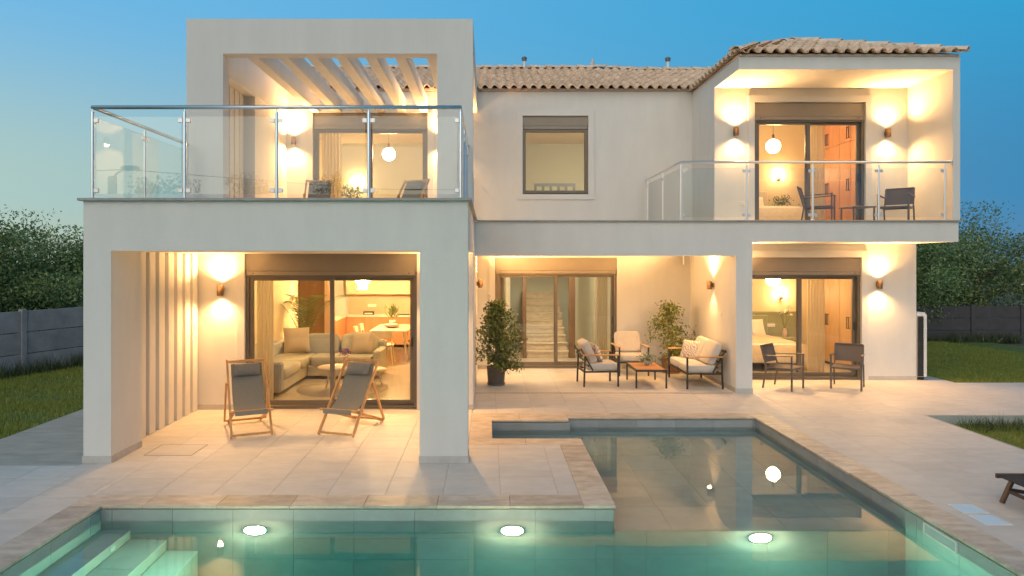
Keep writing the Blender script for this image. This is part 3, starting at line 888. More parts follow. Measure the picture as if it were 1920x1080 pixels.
# underlay (solid wedge, front and back slopes)
rdY = 18.62
b = MB()
def wedge(b, x0, x1, y0, z0, yr, zr, y2, z2, th=.05):
    V = []
    for x in (x0, x1):
        V += [(x,y0,z0),(x,yr,zr),(x,y2,z2),(x,y2,z2-th),(x,y0,z0-th)]
    F = [(0,5,6,1),(1,6,7,2),(2,7,8,3),(3,8,9,4),(4,9,5,0),(0,1,2,3,4),(9,8,7,6,5)]
    b.add(V, F)
wedge(b, -4.9, 2.85, EY+.16, zmain(EY+.16)-.01, rdY, zmain(rdY)-.01, 22.1, zmain(EY)-.01)
wedge(b, 2.85, 8.72, EY+.16, zmain(EY+.16)-.01, 18.2, zmain(18.2)-.01, 22.1, zmain(EY)-.01)
roof = b.build('roof', M_MORTAR, house)
U = Vector((1,0,0)); V_ = Vector((0,cs,sn))
ex = .425
front_vis = []; front_hid = []
nc = int((6.6+4.9)/PITCH)+1
for i in range(nc):
    x = -4.9+i*PITCH
    top = rdY if x < 2.85 else 18.2
    nr = int(((top-EY)/cs)/ex)
    for j in range(nr+1):
        if EY+j*ex*cs > top-.05: continue
        it = (Vector((x, EY+j*ex*cs, EZ+j*ex*sn)), U, V_)
        px = x/(EY+j*ex*cs)
        vis_ = (-.27 < x < 5.1) or (x > -3.4 and j < 4)
        (front_vis if vis_ else front_hid).append(it)
# wing: hip roof with a triangular front face
wx0, wx1, wy, wz = 4.50, 8.74, 12.43, 6.20
half = (wx1-wx0)/2; ax, ay, az = (wx0+wx1)/2, wy+half, wz+half*.41
b = MB()
e = .10; wz0 = wz; wz = wz0+e*.41-.015
b.add([(wx0+e,wy+e,wz),(wx1-e,wy+e,wz),(ax,ay,az),(ax,20.5,az),(wx0+e,20.5,wz),(wx1-e,20.5,wz),
       (wx0+e,wy+e,wz-.04),(wx1-e,wy+e,wz-.04),(wx0+e,20.5,wz-.04),(wx1-e,20.5,wz-.04)],
      [(0,1,2),(0,2,3,4),(2,1,5,3),(4,3,5),(0,6,7,1),(0,4,8,6),(1,7,9,5),(6,8,9,7)])
wz = wz0
roof_w = b.build('roof', M_MORTAR, house)
wing_vis = []; wing_hid = []
k = 0; xs = wx0+.02
while xs < wx1-.2:
    for j in range(6):
        yy = wy+j*ex*cs; up = (yy-wy)
        if xs+.1 < wx0+up-.02 or xs+.1 > wx1-up+.02: continue
        if up > half-.1: continue
        wing_vis.append((Vector((xs, yy, wz+.005+j*ex*sn)), U, V_))
    xs += PITCH
Us = Vector((0,-1,0)); Vs = Vector((cs,0,sn))
side = []
yy = 15.2
while yy > wy+.1:
    for j in range(3):
        up = j*ex*cs
        if yy < wy+up+.1: continue
        side.append((Vector((wx0+up, yy, wz+.005+j*ex*sn)), Us, Vs))
    yy -= PITCH
fv = sorted(front_vis, key=lambda t: (t[0].x < -.3, t[0].y))
place_tiles(roof, fv[:300]); join_tiles(roof, fv[300:]+front_hid)
place_tiles(roof_w, wing_vis); join_tiles(roof_w, side)
# ridge and hip caps
CAPM = MB()
cv = []; cf = []
for e_, (yy, r_, up) in enumerate(((0,.105,.02),(.46,.085,0))):
    for kk in range(9):
        t = PI*kk/8; cv.append((r_*math.cos(t), yy, r_*math.sin(t)*.8+up-.02))
    for kk in range(9):
        t = PI*kk/8; cv.append(((r_-.016)*math.cos(t), yy, (r_-.016)*math.sin(t)*.8+up-.02))
for kk in range(8):
    cf += [(kk,18+kk,18+kk+1,kk+1), (9+kk+1,27+kk+1,27+kk,9+kk), (9+kk,kk,kk+1,9+kk+1)]
CAPM.add(cv, cf, 0, True); CAPMESH = CAPM.mesh('ridge_tile', M_RIDGE)
def caps(par, p, q):
    p = Vector(p); q = Vector(q); d = q-p; L = d.length; d.normalize(); n = max(1, int(round(L/.42)))
    u = d.cross(Vector((0,0,1))).normalized(); nn = u.cross(d)
    for i in range(n):
        o = bpy.data.objects.new('ridge_tile', CAPMESH); COL.objects.link(o); o.parent = par
        c = p+d*(L*i/n)
        o.matrix_local = Matrix(((u.x,d.x,nn.x,c.x),(u.y,d.y,nn.y,c.y),(u.z,d.z,nn.z,c.z),(0,0,0,1)))
caps(roof, (-4.9,rdY,zmain(rdY)+.05), (2.85,rdY,zmain(rdY)+.05))
caps(roof, (4.25,18.2,zmain(18.2)+.04), (2.85,rdY,zmain(rdY)+.07))
caps(roof, (4.25,18.2,zmain(18.2)+.05), (6.6,18.2,zmain(18.2)+.05))
caps(roof_w, (wx0+.0,wy+.0,wz+.06), (ax,ay,az+.07)); caps(roof_w, (wx1-.0,wy+.0,wz+.06), (ax,ay,az+.07))
MB().sphere((2.85,rdY,zmain(rdY)+.16), .06, 12, 8).tube([(2.85,rdY,zmain(rdY)+.1),(2.85,rdY,zmain(rdY)+.30)], .022, 8).build('finial', M_RIDGE, roof)
# vents
def vent(x, y, z, label):
    t = thing('roof_vent', label, 'roof vent', (x,y,z), 0, 'metal vents on the roof ridge')
    MB().tube([(0,0,0),(0,0,.22)], .035, 12).build('pipe', M_WHITE, t)
    MB().lathe([(.04,.18),(.075,.20),(.06,.22),(.045,.23),(.08,.245),(.065,.28),(.001,.31)], n=14).build('cowl', M_VENT, t)
vent(.98, 18.45, zmain(18.45)+.07, 'small metal roof vent on the ridge nearer the tower')
vent(4.78, 18.15, zmain(18.15)+.09, 'small metal roof vent on the ridge nearer the right wing')
# ------------------------------------------------------------------ wall lamps
LAMP = {'w': (290., 175.)}
TILT = 25   # the reflectors are aimed a little away from the wall
def wall_lamp(loc, rz, label, power=None, TILT=TILT):
    t = thing('wall_lamp', label, 'wall lamp', loc, rz, 'bronze up and down wall lamps')
    y = -.085
    b = MB(); n = 20
    b.lathe([(.052,-.085),(.052,.085),(.047,.085),(.047,-.085),(.052,-.085)], (0,y,0), n)
    b.build('body', M_COPPER, t)
    B('bracket', M_COPPER, t, (-.03,.03,-.036,0,-.045,.045), bevel=.004)
    for sg in (1,-1):
        d = MB().lathe([(.001,0),(.0465,0)], (0,y,sg*.035), n).build('bulb', M_GLOW, t)
        l = bpy.data.lights.new('lamp_light', 'SPOT'); l.energy = (power or LAMP['w'])[0 if sg > 0 else 1]; l.color = (1.0,.54,.20)
        l.spot_size = R(150); l.spot_blend = 1.0; l.shadow_soft_size = .035
        o = bpy.data.objects.new('lamp_light', l); COL.objects.link(o); o.parent = t
        o.location = (0,y,sg*.095); o.rotation_euler = (PI+R(TILT),0,0) if sg > 0 else (-R(TILT),0,0)
    return t
wall_lamp((-4.34,11.15,1.95), 0, 'glowing bronze wall lamp on the porch wall behind the left deck chair')
wall_lamp((-4.36,15.4,5.12), 0, 'glowing wall lamp under the pergola left of the upper balcony door', (470., 310.))
wall_lamp((-1.02,15.4,5.12), 0, 'wall lamp under the pergola right of the upper balcony door, behind the tower post', (470., 310.))
wall_lamp((-.243,14.35,1.95), PI/2, 'bronze wall lamp on the left porch wall above the potted ficus', (1080., 100.), 40)
wall_lamp((4.56,13.8,1.94), -PI/2, 'glowing bronze wall lamp on the right porch wall above the garden sofa', (1080., 120.), 40)
wall_lamp((-.79,11.15,1.95), 0, 'wall lamp right of the living room door, mostly hidden by the front column')
wall_lamp((5.0,13.9,1.95), 0, 'wall lamp left of the lower bedroom door, mostly hidden by the porch column')
wall_lamp((7.93,13.9,1.95), 0, 'glowing bronze wall lamp right of the lower bedroom door')
wall_lamp((5.02,13.9,5.05), 0, 'glowing wall lamp on the upper balcony left of its door')
wall_lamp((8.10,13.9,5.02), 0, 'glowing wall lamp on the upper balcony right of its door', (240., 160.))

# ------------------------------------------------------------------ pendants and inner lamps
def globe_pendant(loc, r, zc, label):
    t = thing('globe_pendant', label, 'pendant lamp', loc, 0, 'white globe pendants')
    MB().sphere((0,0,0), r, 20, 12).build('globe', M_GLOBE, t)
    MB().lathe([(.03,r-.01),(.03,r+.09),(.018,r+.12),(.001,r+.12)], n=12).build('cap', M_COPPER, t)
    MB().tube([(0,0,r+.11),(0,0,zc-loc[2])], .004, 6).build('cord', M_DARK, t)
globe_pendant((6.35,15.2,2.02), .152, 2.70, 'glowing white globe pendant in the lower bedroom')
globe_pendant((6.35,15.2,4.98), .152, 5.94, 'glowing white globe pendant in the upper right bedroom')
globe_pendant((-2.41,16.6,5.02), .155, 5.77, 'glowing white globe pendant in the room behind the pergola')
def sconce(loc, label, r=.07):
    t = thing('globe_sconce', label, 'wall lamp', loc, 0, 'small globe sconces over the beds')
    MB().sphere((0,-.11,.06), r, 16, 10).build('globe', M_GLOBE, t)
    MB().tube([(0,0,-.06),(0,-.09,-.06),(0,-.11,-.01)], .014, 8).build('arm', M_COPPER, t)
    MB().tube([(0,0,-.06),(0,-.015,-.06)], .045, 14).build('back_plate', M_COPPER, t)
sconce((7.40,17.24,1.55), 'small glowing globe sconce above the lower bed')
sconce((7.36,17.3,4.55), 'small glowing globe sconce above the upper bed')
sconce((-3.72,19.5,4.60), 'small glowing globe sconce low on the wall of the room behind the pergola', .085)
def chandelier(loc, r, h, label):
    t = thing('chandelier', label, 'chandelier', loc, 0, 'crystal chandeliers over the dining table')
    n = 16
    for ring, (rr, hh) in enumerate(((r, h*.6), (r*.66, h))):
        k = MB()
        m = 18 if ring == 0 else 12
        for i in range(m):
            a = 2*PI*i/m
            k.tube([(rr*math.cos(a),rr*math.sin(a),0),(rr*math.cos(a),rr*math.sin(a),-hh)], .013, 6)
        k.build('crystal_drops', M_CRYSTAL, t)
    MB().lathe([(r*1.05,0),(r*1.05,.03),(r*.3,.04),(.001,.04)], n=20).build('crown', M_STEEL, t)
    MB().tube([(0,0,.03),(0,0,2.545-loc[2])], .006, 6).build('rod', M_STEEL, t)
chandelier((-3.05,16.6,2.16), .15, .42, 'tall glowing crystal chandelier in the living room')
chandelier((-2.33,17.1,2.16), .17, .22, 'short glowing crystal chandelier over the dining table')
t = thing('added_ceiling_lamp', 'unseen round ceiling lamp added to light the stair hall', 'ceiling lamp', (3.05,16.3,5.78))  # added lamp, out of view, to light the stair hall
MB().lathe([(.001,-.05),(.16,-.045),(.18,-.02),(.18,0)], n=20).build('diffuser', mat('added_hall_glow', (1,.9,.75), .4, emit=((1.0,.88,.64), 240.)), t)

t = thing('added_ceiling_lamp', 'unseen round ceiling lamp added for light just inside the stair hall door', 'ceiling lamp', (1.45,16.1,2.62))  # second added lamp, hidden behind the shutter box, brightens the lower hall
MB().lathe([(.001,-.05),(.13,-.045),(.15,-.02),(.15,0)], n=20).build('diffuser', MATS['added_hall_glow'], t)
for lx, lb in ((-3.3,'unseen round ceiling lamp added to light the living room above the sofa'),(-1.7,'unseen round ceiling lamp added to light the living room near the front column')):  # two unseen lamps added to brighten the front of the living room
    t = thing('added_ceiling_lamp', lb, 'ceiling lamp', (lx,13.7,2.55), 0, 'added ceiling lamps of the living room')
    MB().lathe([(.001,-.04),(.11,-.035),(.13,-.015),(.13,0)], n=20).build('diffuser', mat('added_room_glow', (1,.9,.75), .4, emit=((1.0,.66,.30), 130.)), t)
# ------------------------------------------------------------------ deck chairs
def deck_chair(loc, rz, label, pillow=True):
    # local: sitter faces -y, feet at y=0
    t = thing('deck_chair', label, 'deck chair', loc, rz, 'folding wooden deck chairs')
    hw = .265; a = .042; c = .028
    foot = lambda s: (s*hw, 0, .015); top = lambda s: (s*hw, .80, .955)
    for s_ in (-1,1):
        MB().bar(foot(s_), (s_*hw,.812,.969), c, a, (0,1,0)).build('side_rail', M_TEAK, t, .004)
        MB().bar((s_*(hw-.036), .06,.352), (s_*(hw-.036), 1.02,.018), c, a).build('seat_rail', M_TEAK, t, .004)
        MB().bar((s_*(hw+.026), .56,.675), (s_*(hw+.026), .93,.05), c, a*.9).build('prop_leg', M_TEAK, t, .004)
    def cross(p, nm, r_=.013, e=.0): MB().tube([(-hw-e,p[0],p[1]),(hw+e,p[0],p[1])], r_, 10).build(nm, M_TEAK, t)
    MB().bar((-hw,.0,.045),(hw,.0,.045), .024,.03).build('foot_bar', M_TEAK, t, .004)
    MB().bar((-hw,.795,.945),(hw,.795,.945), .022,.042,(0,.6,1)).build('top_bar', M_TEAK, t, .004)
    cross((.07,.35),'seat_bar',.017,.02); cross((.95,.045),'rear_bar'); cross((.93,.06),'prop_bar',.011,.03); cross((.30,.30),'pivot_bar',.009,.01)
    n = 22; V = []; F = []
    P0, P1, P2, P3 = Vector((0,.775,.915)), Vector((0,.50,.50)), Vector((0,.36,.26)), Vector((0,.05,.352))
    cw = .215
    for i in range(n+1):
        u = i/n; p = P0*(1-u)**3+P1*3*u*(1-u)**2+P2*3*u*u*(1-u)+P3*u**3
        for j in range(9):
            xx = -cw+2*cw*j/8; V.append((xx, p.y, p.z-.012*(1-(xx/cw)**2)*math.sin(PI*u)))
    for i in range(n):
        for j in range(8): F.append((i*9+j,i*9+j+1,(i+1)*9+j+1,(i+1)*9+j))
    m0 = len(V); V2 = [(x,y+.004,z-.004) for x,y,z in V]
    b = MB(); b.add(V, [tuple(reversed(f)) for f in F], 0, True); b.add(V2, F, 0, True)
    b.box(-cw,cw,.036,.05,.30,.362)
    b.build('canvas', M_SLING, t)
    if pillow:
        Mx = Matrix.Rotation(R(-36), 3, 'X')
        MB().pillow((0,.665,.845), .38, .20, .12, Mx).build('head_pillow', M_PILLOWD, t)
    return t
dc = deck_chair((-3.25,9.40,0), R(25), 'wooden deck chair with grey canvas facing right, under the porch wall lamp')
copy_thing(dc, (-2.11,9.44,0), R(-17), 'wooden deck chair with grey canvas turned to the left, in front of the glass door')
copy_thing(dc, (-3.2,12.7,3.055), R(8), 'deck chair on the upper balcony below the wall lamp, facing the railing')
copy_thing(dc, (-1.72,12.7,3.055), R(-24), 'deck chair on the upper balcony turned sideways near the tower post')

# ------------------------------------------------------------------ mesh armchairs
def mesh_chair(loc, rz, label):
    # local: sitter faces -y; origin at seat centre on the floor
    t = thing('armchair', label, 'armchair', loc, rz, 'taupe mesh armchairs')
    hw = .255; f = .035
    for s_ in (-1,1):
        MB().bar((s_*hw,-.25,0),(s_*hw,-.25,.645), f,f*.8,(0,1,0)).build('leg', M_TFRM, t, .004)
        MB().bar((s_*hw,.30,0),(s_*hw,.225,.44), f*.8,f*.8,(0,1,0)).build('leg', M_TFRM, t, .004)
        MB().bar((s_*(hw-.01),.235,.40),(s_*(hw-.01),.345,.80), f*.75,f*.7,(0,1,0)).build('back_post', M_TFRM, t, .004)
        MB().bar((s_*hw,-.275,.652),(s_*hw,.29,.62), .042,.018).build('armrest', M_TFRM, t, .004)
    B('seat_frame', M_TFRM, t, (-hw,hw,-.262,-.235,.385,.42),(-hw,hw,.215,.24,.385,.415),(-hw+.002,-hw+.03,-.235,.215,.39,.418),(hw-.03,hw-.002,-.235,.215,.39,.418), bevel=.003)
    n = 8; V = []; F = []
    for i in range(n+1):
        v = i/n
        for j in range(n+1):
            u = -1+2*j/n; V.append((u*(hw-.012), -.25+.485*v, .424-.018*(1-u*u)*math.sin(PI*v)))
    for i in range(n):
        for j in range(n): F.append((i*(n+1)+j,i*(n+1)+j+1,(i+1)*(n+1)+j+1,(i+1)*(n+1)+j))
    MB().add(V,F,0,True).add([(x,y,z-.006) for x,y,z in V],[tuple(reversed(q)) for q in F],0,True).build('seat', M_TEXT, t)
    V = []
    for i in range(n+1):
        v = i/n
        for j in range(n+1):
            u = -1+2*j/n; V.append((u*(hw-.018), .262+.083*v+.022*(1-u*u), .48+.325*v))
    MB().add(V,F,0,True).add([(x,y+.006,z) for x,y,z in V],[tuple(reversed(q)) for q in F],0,True).build('backrest', M_TEXT, t)
    MB().bar((-hw+.01,.345,.805),(hw-.01,.345,.805), f*.7,f*.7).build('top_rail', M_TFRM, t, .003)
    return t
mc = mesh_chair((5.65,13.02,0), R(43), 'taupe mesh armchair turned to the right, in front of the lower bedroom door')
copy_thing(mc, (6.87,13.05,0), R(-33), 'taupe mesh armchair turned to the left, beside the lower bedroom wall lamp')
copy_thing(mc, (6.42,13.25,3.056), R(58), 'taupe mesh armchair on the upper balcony turned to the right, left of the small table')
copy_thing(mc, (7.92,13.25,3.056), R(-42), 'taupe mesh armchair on the upper balcony turned to the left, right of the small table')
t = thing('side_table', 'small taupe side table between the two upper balcony armchairs', 'side table', (7.2,13.3,3.056), R(6))
B('tabletop', M_TFRM, t, (-.24,.24,-.22,.22,.40,.425), bevel=.004)
for sx in (-1,1):
    for sy in (-1,1): MB().bar((sx*.21,sy*.19,0),(sx*.21,sy*.19,.40),.026,.026).build('leg', M_TFRM, t, .003)

# ------------------------------------------------------------------ lounge set of the middle porch
def lounge_seat(loc, rz, wd, label, name, cat, seats=1):
    # local: faces -y, origin at centre on the floor
    t = thing(name, label, cat, loc, rz)
    hw = wd/2; f = .032; fy, by = -.33, .34
    for s_ in (-1,1):
        MB().bar((s_*hw,fy,0),(s_*hw,fy,.60), f,f,(0,1,0)).build('leg', M_DARK, t, .003)
        MB().bar((s_*hw,by,0),(s_*hw,by-.02,.60), f,f,(0,1,0)).build('leg', M_DARK, t, .003)
        MB().bar((s_*hw,fy-.02,.612),(s_*hw,by+.02,.612), .055,.024).build('armrest', M_TEAK, t, .004)
        MB().bar((s_*(hw-.02),.16,.31),(s_*(hw-.02),.40,.74), f*.8,f*.8,(0,1,0)).build('back_post', M_DARK, t, .003)
    B('seat_frame', M_DARK, t, (-hw+.016,hw-.016,fy-.014,fy+.018,.27,.305),(-hw+.016,hw-.016,by-.04,by-.008,.27,.305),(-hw+.005,-hw+.035,fy+.018,by-.04,.272,.303),(hw-.035,hw-.005,fy+.018,by-.04,.272,.303))
    for i in range(4):
        zz = .40+.1*i; yy = .205+.056*i+.04
        MB().bar((-hw+.03,yy,zz),(hw-.03,yy,zz),.02,.03).build('slat', M_DARK, t)
    sw = (wd-.05)/seats
    for i in range(seats):
        cx = -wd/2+.025+sw*(i+.5)
        MB().cushion((cx,-.045,.375), (sw-.006,.60,.15), .24).build('seat_cushion', M_CUSH, t)
        Mx = Matrix.Rotation(R(-26), 3, 'X')
        MB().cushion((cx,.215,.655), (sw-.01,.16,.47), .30, 0, Mx).build('back_cushion', M_CUSH, t)
    return t
A1 = lounge_seat((2.16,13.46,0), R(95), .60, 'cream cushioned garden armchair seen from the side, facing right to the coffee table', 'garden_armchair', 'armchair')
A2 = lounge_seat((3.06,14.72,0), R(3), .62, 'cream cushioned garden armchair facing the camera, behind the coffee table', 'garden_armchair', 'armchair')
A3 = lounge_seat((4.10,13.56,0), R(-90), 1.30, 'cream cushioned two seat garden sofa against the right porch wall', 'garden_sofa', 'sofa', 2)
t = thing('scatter_cushion', 'zebra patterned scatter cushion on the far seat of the garden sofa', 'cushion', (4.12,13.92,.61), R(-55))
MB().pillow((0,0,0), .44, .42, .16, Matrix.Rotation(R(-20),3,'X')).build('cover', M_ZEBRA, t)
t = thing('scatter_cushion', 'zebra patterned scatter cushion leaning in the side facing garden armchair', 'cushion', (2.16,13.5,.62), R(95))
MB().pillow((0,.02,0), .42, .40, .13, Matrix.Rotation(R(-24),3,'X')).build('cover', M_ZEBRA, t)
t = thing('coffee_table', 'low garden coffee table with orange wooden top and charcoal legs', 'coffee table', (3.12,13.48,0), R(-1))
for i in range(6): B('board', M_TABLE, t, (-.275,.275,-.46+i*.1535,-.46+i*.1535+.150,.335,.352), bevel=.002)
B('frame', M_DARK, t, (-.30,.30,-.49,-.462,.315,.354),(-.30,.30,.462,.49,.315,.354),(-.30,-.277,-.462,.462,.315,.354),(.277,.30,-.462,.462,.315,.354))
for sx in (-1,1):
    for sy in (-1,1): MB().bar((sx*.285,sy*.476,0),(sx*.285,sy*.476,.315),.03,.03).build('leg', M_DARK, t, .003)
t = thing('potted_succulent', 'small grey green plant in a glass bowl on the garden coffee table', 'potted plant', (3.17,13.62,.353))
MB().lathe([(.03,0),(.06,.02),(.075,.06),(.06,.095),(.055,.095),(.068,.06),(.03,.01)], n=16).build('bowl', mat('grey_glass_bowl', (.35,.4,.38), .15), t)
n = 260; P = rng.normal(size=(n,3))*np.array([.075,.075,.04])+np.array([0,0,.14])
tag(leaves('foliage', P, .05, .022, mat('succulent_leaf', (.2,.25,.15), .6, island=[(.12,.17,.10),(.22,.27,.16),(.33,.36,.24)]), t), kind='stuff')

# ------------------------------------------------------------------ plants
def ficus(loc, h, wdt, n_leaf, label, potm, potr, poth, seed, sparse=0., cx=0.):
    t = thing('potted_ficus', label, 'potted plant', loc)
    rs = np.random.default_rng(seed)
    MB().lathe([(potr*.80,.02),(potr*.86,.03),(potr,poth),(potr*1.03,poth),(potr*1.03,poth+.015),(potr*.93,poth+.015),(potr*.90,poth-.05),(.001,poth-.05)], n=26).build('pot', potm, t)
    MB().lathe([(.001,0),(potr*.9,0),(potr*1.0,.035),(potr*.96,.035),(potr*.86,.012)], n=26).build('saucer', potm, t)
    MB().lathe([(.001,poth-.03),(potr*.92,poth-.04)], n=18).build('soil', M_SOIL, t)
    tr = MB(); br = []
    for k in range(3):
        a0 = 2*PI*k/3; pts = []; rad = []
        for i in range(14):
            u = i/13; a = a0+u*7
            pts.append((.028*math.cos(a)*(1-.4*u)+.03*math.sin(3*u+k)+cx*u, .028*math.sin(a)*(1-.4*u), poth-.06+u*(h-poth)*.86)); rad.append(.019*(1-.72*u))
        tr.tube(pts, rad, 7); br.append(pts)
    tr.build('trunk', M_BARKF, t)
    bm_ = MB(); L = []
    nb = 46
    for k in range(nb):
        u = .05+.95*(k+.5)/nb; src = br[k%3][min(13,int(u*13))]
        a = rs.uniform(0,2*PI); ln = wdt*(.40+.75*rs.random())*(.55+.75*math.sin(PI*min(1,.12+u*.86)))*(1-.55*max(0,u-.78)/.22)
        p0 = Vector(src); pts = [p0]
        dv = Vector((math.cos(a), math.sin(a)*.8, .75))
        for i in range(6):
            dv.z -= .24; pts.append(pts[-1]+dv.normalized()*ln/6)
        bm_.tube(pts, [.006*(1-.12*i) for i in range(7)], 5, cap=False)
        for p in pts[1:]:
            c_ = int(n_leaf/(nb*6)*(1 if rs.random() > sparse else .25))
            for q in range(c_):
                L.append(np.array(p)+rs.normal(size=3)*np.array([.065,.065,.06]))
    bm_.build('branches', M_BARKF, t)
    L = np.array(L); L = L[L[:,2] > poth*.8]
    tag(leaves('crown', L, .075, .034, M_LEAFF, t, droop=.9), kind='stuff')
    return t
ficus((.16,13.42,0), 1.93, .41, 5000, 'tall bushy ficus in a grey pot on the left of the covered porch', M_POT, .185, .34, 3, .22)
ficus((3.98,14.85,0), 1.80, .40, 2700, 'loose ficus behind the garden sofa in the corner of the porch', M_POTT, .20, .32, 8, .35, -.05)

def palm(loc, h, label):
    t = thing('palm_plant', label, 'palm', loc)
    MB().lathe([(.13,0),(.17,.3),(.18,.3),(.18,.32),(.15,.32),(.15,.28),(.001,.28)], n=20).build('pot', M_POT, t)
    for k in range(13):
        a = 2.4*k+random.uniform(-.3,.3); ln = h*random.uniform(.75,1.05); sp = random.uniform(.18,.62)
        pts = []
        for i in range(13):
            u = i/12
            pts.append(Vector((math.cos(a)*sp*ln*u*(.35+.65*u), math.sin(a)*sp*ln*u*(.35+.65*u), .26+ln*(u*1.15-.42*u*u*u))))
        b = MB(); b.tube(pts, [.008*(1-.9*i/12) for i in range(13)], 5, cap=False)
        for i in range(4, 12):
            for hlf in (0,.5):
                p = pts[i].lerp(pts[i+1], hlf); d = (pts[i+1]-pts[i]).normalized(); s_ = d.cross(Vector((0,0,1))).normalized()
                l = .30*math.sin(PI*(i+hlf-3)/10)+.06
                for sg in (1,-1):
                    q = p+(s_*sg*.72+d*.62+Vector((0,0,.05)))*l-Vector((0,0,.07)); n_ = d*.008
                    b.add([p-n_, (p+q)/2-n_*.9, q, (p+q)/2+n_*.9, p+n_], [(0,1,2,3,4)])
        b.build('frond', M_PALM, t)
palm((-4.16,15.55,.012), 1.95, 'feathery indoor palm behind the corner sofa')

def small_plant(loc, label, potm, pr, ph, n, spread, hh, leafm, L_, W_, droop=0., up=True, name='potted_plant'):
    t = thing(name, label, 'potted plant', loc)
    MB().lathe([(pr*.7,0),(pr,ph*.6),(pr*.9,ph),(pr*.8,ph),(.001,ph*.9)], n=16).build('pot', potm, t)
    P = rng.normal(size=(n,3))*np.array([spread,spread,hh*.25])+np.array([0,0,ph+hh*.45])
    d = P-np.array([0,0,ph]); d /= np.linalg.norm(d,axis=1)[:,None]
    tag(leaves('foliage', P, L_, W_, leafm, t, droop, dirs=d if up else None), kind='stuff')
    b = MB()
    for i in range(7):
        p = P[i]; b.tube([(0,0,ph*.9),(p[0]*.5,p[1]*.5,(ph+p[2])/2),tuple(p)], .004, 5, cap=False)
    b.build('stems', M_PALM, t)
    return t

# ------------------------------------------------------------------ living room
t = thing('corner_sofa', 'large grey green corner sofa with loose back cushions behind the glass door', 'sofa', (0,0,.012))
def CU(nm, c, sz, m=M_SOFA, e=.2, rot=None): return MB().cushion(c, sz, e, 0, rot).build(nm, m, t)
B('base', M_SOFA, t, (-4.55,-3.70,12.2,14.85,.06,.27),(-3.70,-2.35,13.95,14.85,.06,.27), bevel=.02)
B('arm', M_SOFAD, t, (-4.57,-3.68,12.12,12.34,.06,.60), bevel=.035)
B('arm', M_SOFA, t, (-2.36,-2.20,13.95,14.9,.06,.58), bevel=.035)
B('back', M_SOFAD, t, (-4.60,-4.42,12.34,14.9,.27,.70),(-4.42,-2.2,14.74,14.9,.27,.70), bevel=.03)
CU('seat_cushion', (-4.04,12.92,.36), (.74,1.14,.20)); CU('seat_cushion', (-4.04,14.1,.36), (.76,1.2,.20)); CU('seat_cushion', (-3.02,14.33,.36), (1.28,.78,.20))
Ry = Matrix.Rotation(R(-16),3,'Y'); Rx = Matrix.Rotation(R(-14),3,'X')
CU('back_cushion', (-4.33,12.85,.62), (.20,.95,.46), M_SOFA, .4, Ry)
CU('back_cushion', (-3.55,14.64,.63), (.75,.20,.46), M_SOFAD, .4, Rx); CU('back_cushion', (-2.75,14.64,.63), (.78,.20,.46), M_SOFA, .4, Rx)
def throw(loc, rz, w_, m, label, tilt=-20):
    q = thing('throw_cushion', label, 'cushion', loc, R(rz), 'square cushions on the corner sofa')
    MB().pillow((0,0,0), w_, w_, .17, Matrix.Rotation(R(tilt),3,'X')).build('cover', m, q)
throw((-4.02,14.35,.77), 22, .54, M_BEIGE, 'large olive beige cushion in the corner of the sofa')
throw((-2.66,14.42,.70), -4, .48, M_BEIGE, 'light beige cushion on the right end of the sofa')
def round_table(loc, r, h, m, label):
    q = thing('round_table', label, 'coffee table', loc, 0, 'nested round coffee tables')
    MB().lathe([(.001,h-.03),(r*.97,h-.03),(r,h-.015),(r*.97,h),(.001,h)], n=30).build('tabletop', m, q)
    for k in range(3):
        a = 2*PI*k/3+.5
        MB().tube([(r*.45*math.cos(a),r*.45*math.sin(a),h-.03),(r*.78*math.cos(a),r*.78*math.sin(a),0)], [.026,.016], 8).build('leg', m, q)
round_table((-2.82,12.75,.02), .36, .44, M_LIGHTW, 'round pale wooden coffee table in front of the sofa')
round_table((-2.25,13.1,.02), .30, .34, M_LIGHTW, 'lower round coffee table behind the right deck chair')
o = MB().lathe([(.001,0),(.85,0),(.85,.009),(.001,.009)], (-2.75,12.95,.0125), 40).build('rug', M_RUG); tag(o, 'round beige rug under the coffee tables', 'rug')
t = thing('flower_vase', 'pale vase of purple flowers on the coffee table', 'vase', (-2.68,12.85,.46))
MB().lathe([(.05,0),(.065,.06),(.035,.14),(.04,.16),(.03,.16),(.025,.14),(.001,.1)], n=16).build('vase', M_PINK, t)
P = rng.normal(size=(170,3))*np.array([.055,.055,.035])+np.array([0,0,.25]); tag(leaves('petals', P, .035, .02, M_PUR, t), kind='stuff')
t = thing('candle_holder', 'small pale candle holder on the coffee table beside the vase', 'candle holder', (-2.55,12.72,.46))
MB().lathe([(.04,0),(.045,.05),(.04,.09),(.03,.09),(.001,.07)], n=14).build('cup', M_PINK, t)
def curtain(loc, w_, h, label, rz=0., waves=6):
    q = thing('curtain', label, 'curtain', loc, rz)
    n = waves*8; V = []; F = []
    for z in (0, h*.5, h):
        for i in range(n+1):
            V.append((-w_/2+w_*i/n, .035*math.sin(2*PI*waves*i/n)*(1 if z < h else .7), z))
    for k in range(2):
        for i in range(n): F.append((k*(n+1)+i,k*(n+1)+i+1,(k+1)*(n+1)+i+1,(k+1)*(n+1)+i))
    MB().add(V,F,0,True).add([(x,y+.006,z) for x,y,z in V],[tuple(reversed(f)) for f in F],0,True).build('drape', M_CURT, q)
    MB().tube([(-w_/2-.05,0,h+.01),(w_/2+.05,0,h+.01)], .012, 8).build('rail', M_STEEL, q)
curtain((-3.79,11.62,.03), .28, 2.45, 'sheer ivory curtain at the left edge of the living room door')
curtain((2.62,15.82,.03), .30, 2.45, 'ivory curtain at the right edge of the stair hall door')
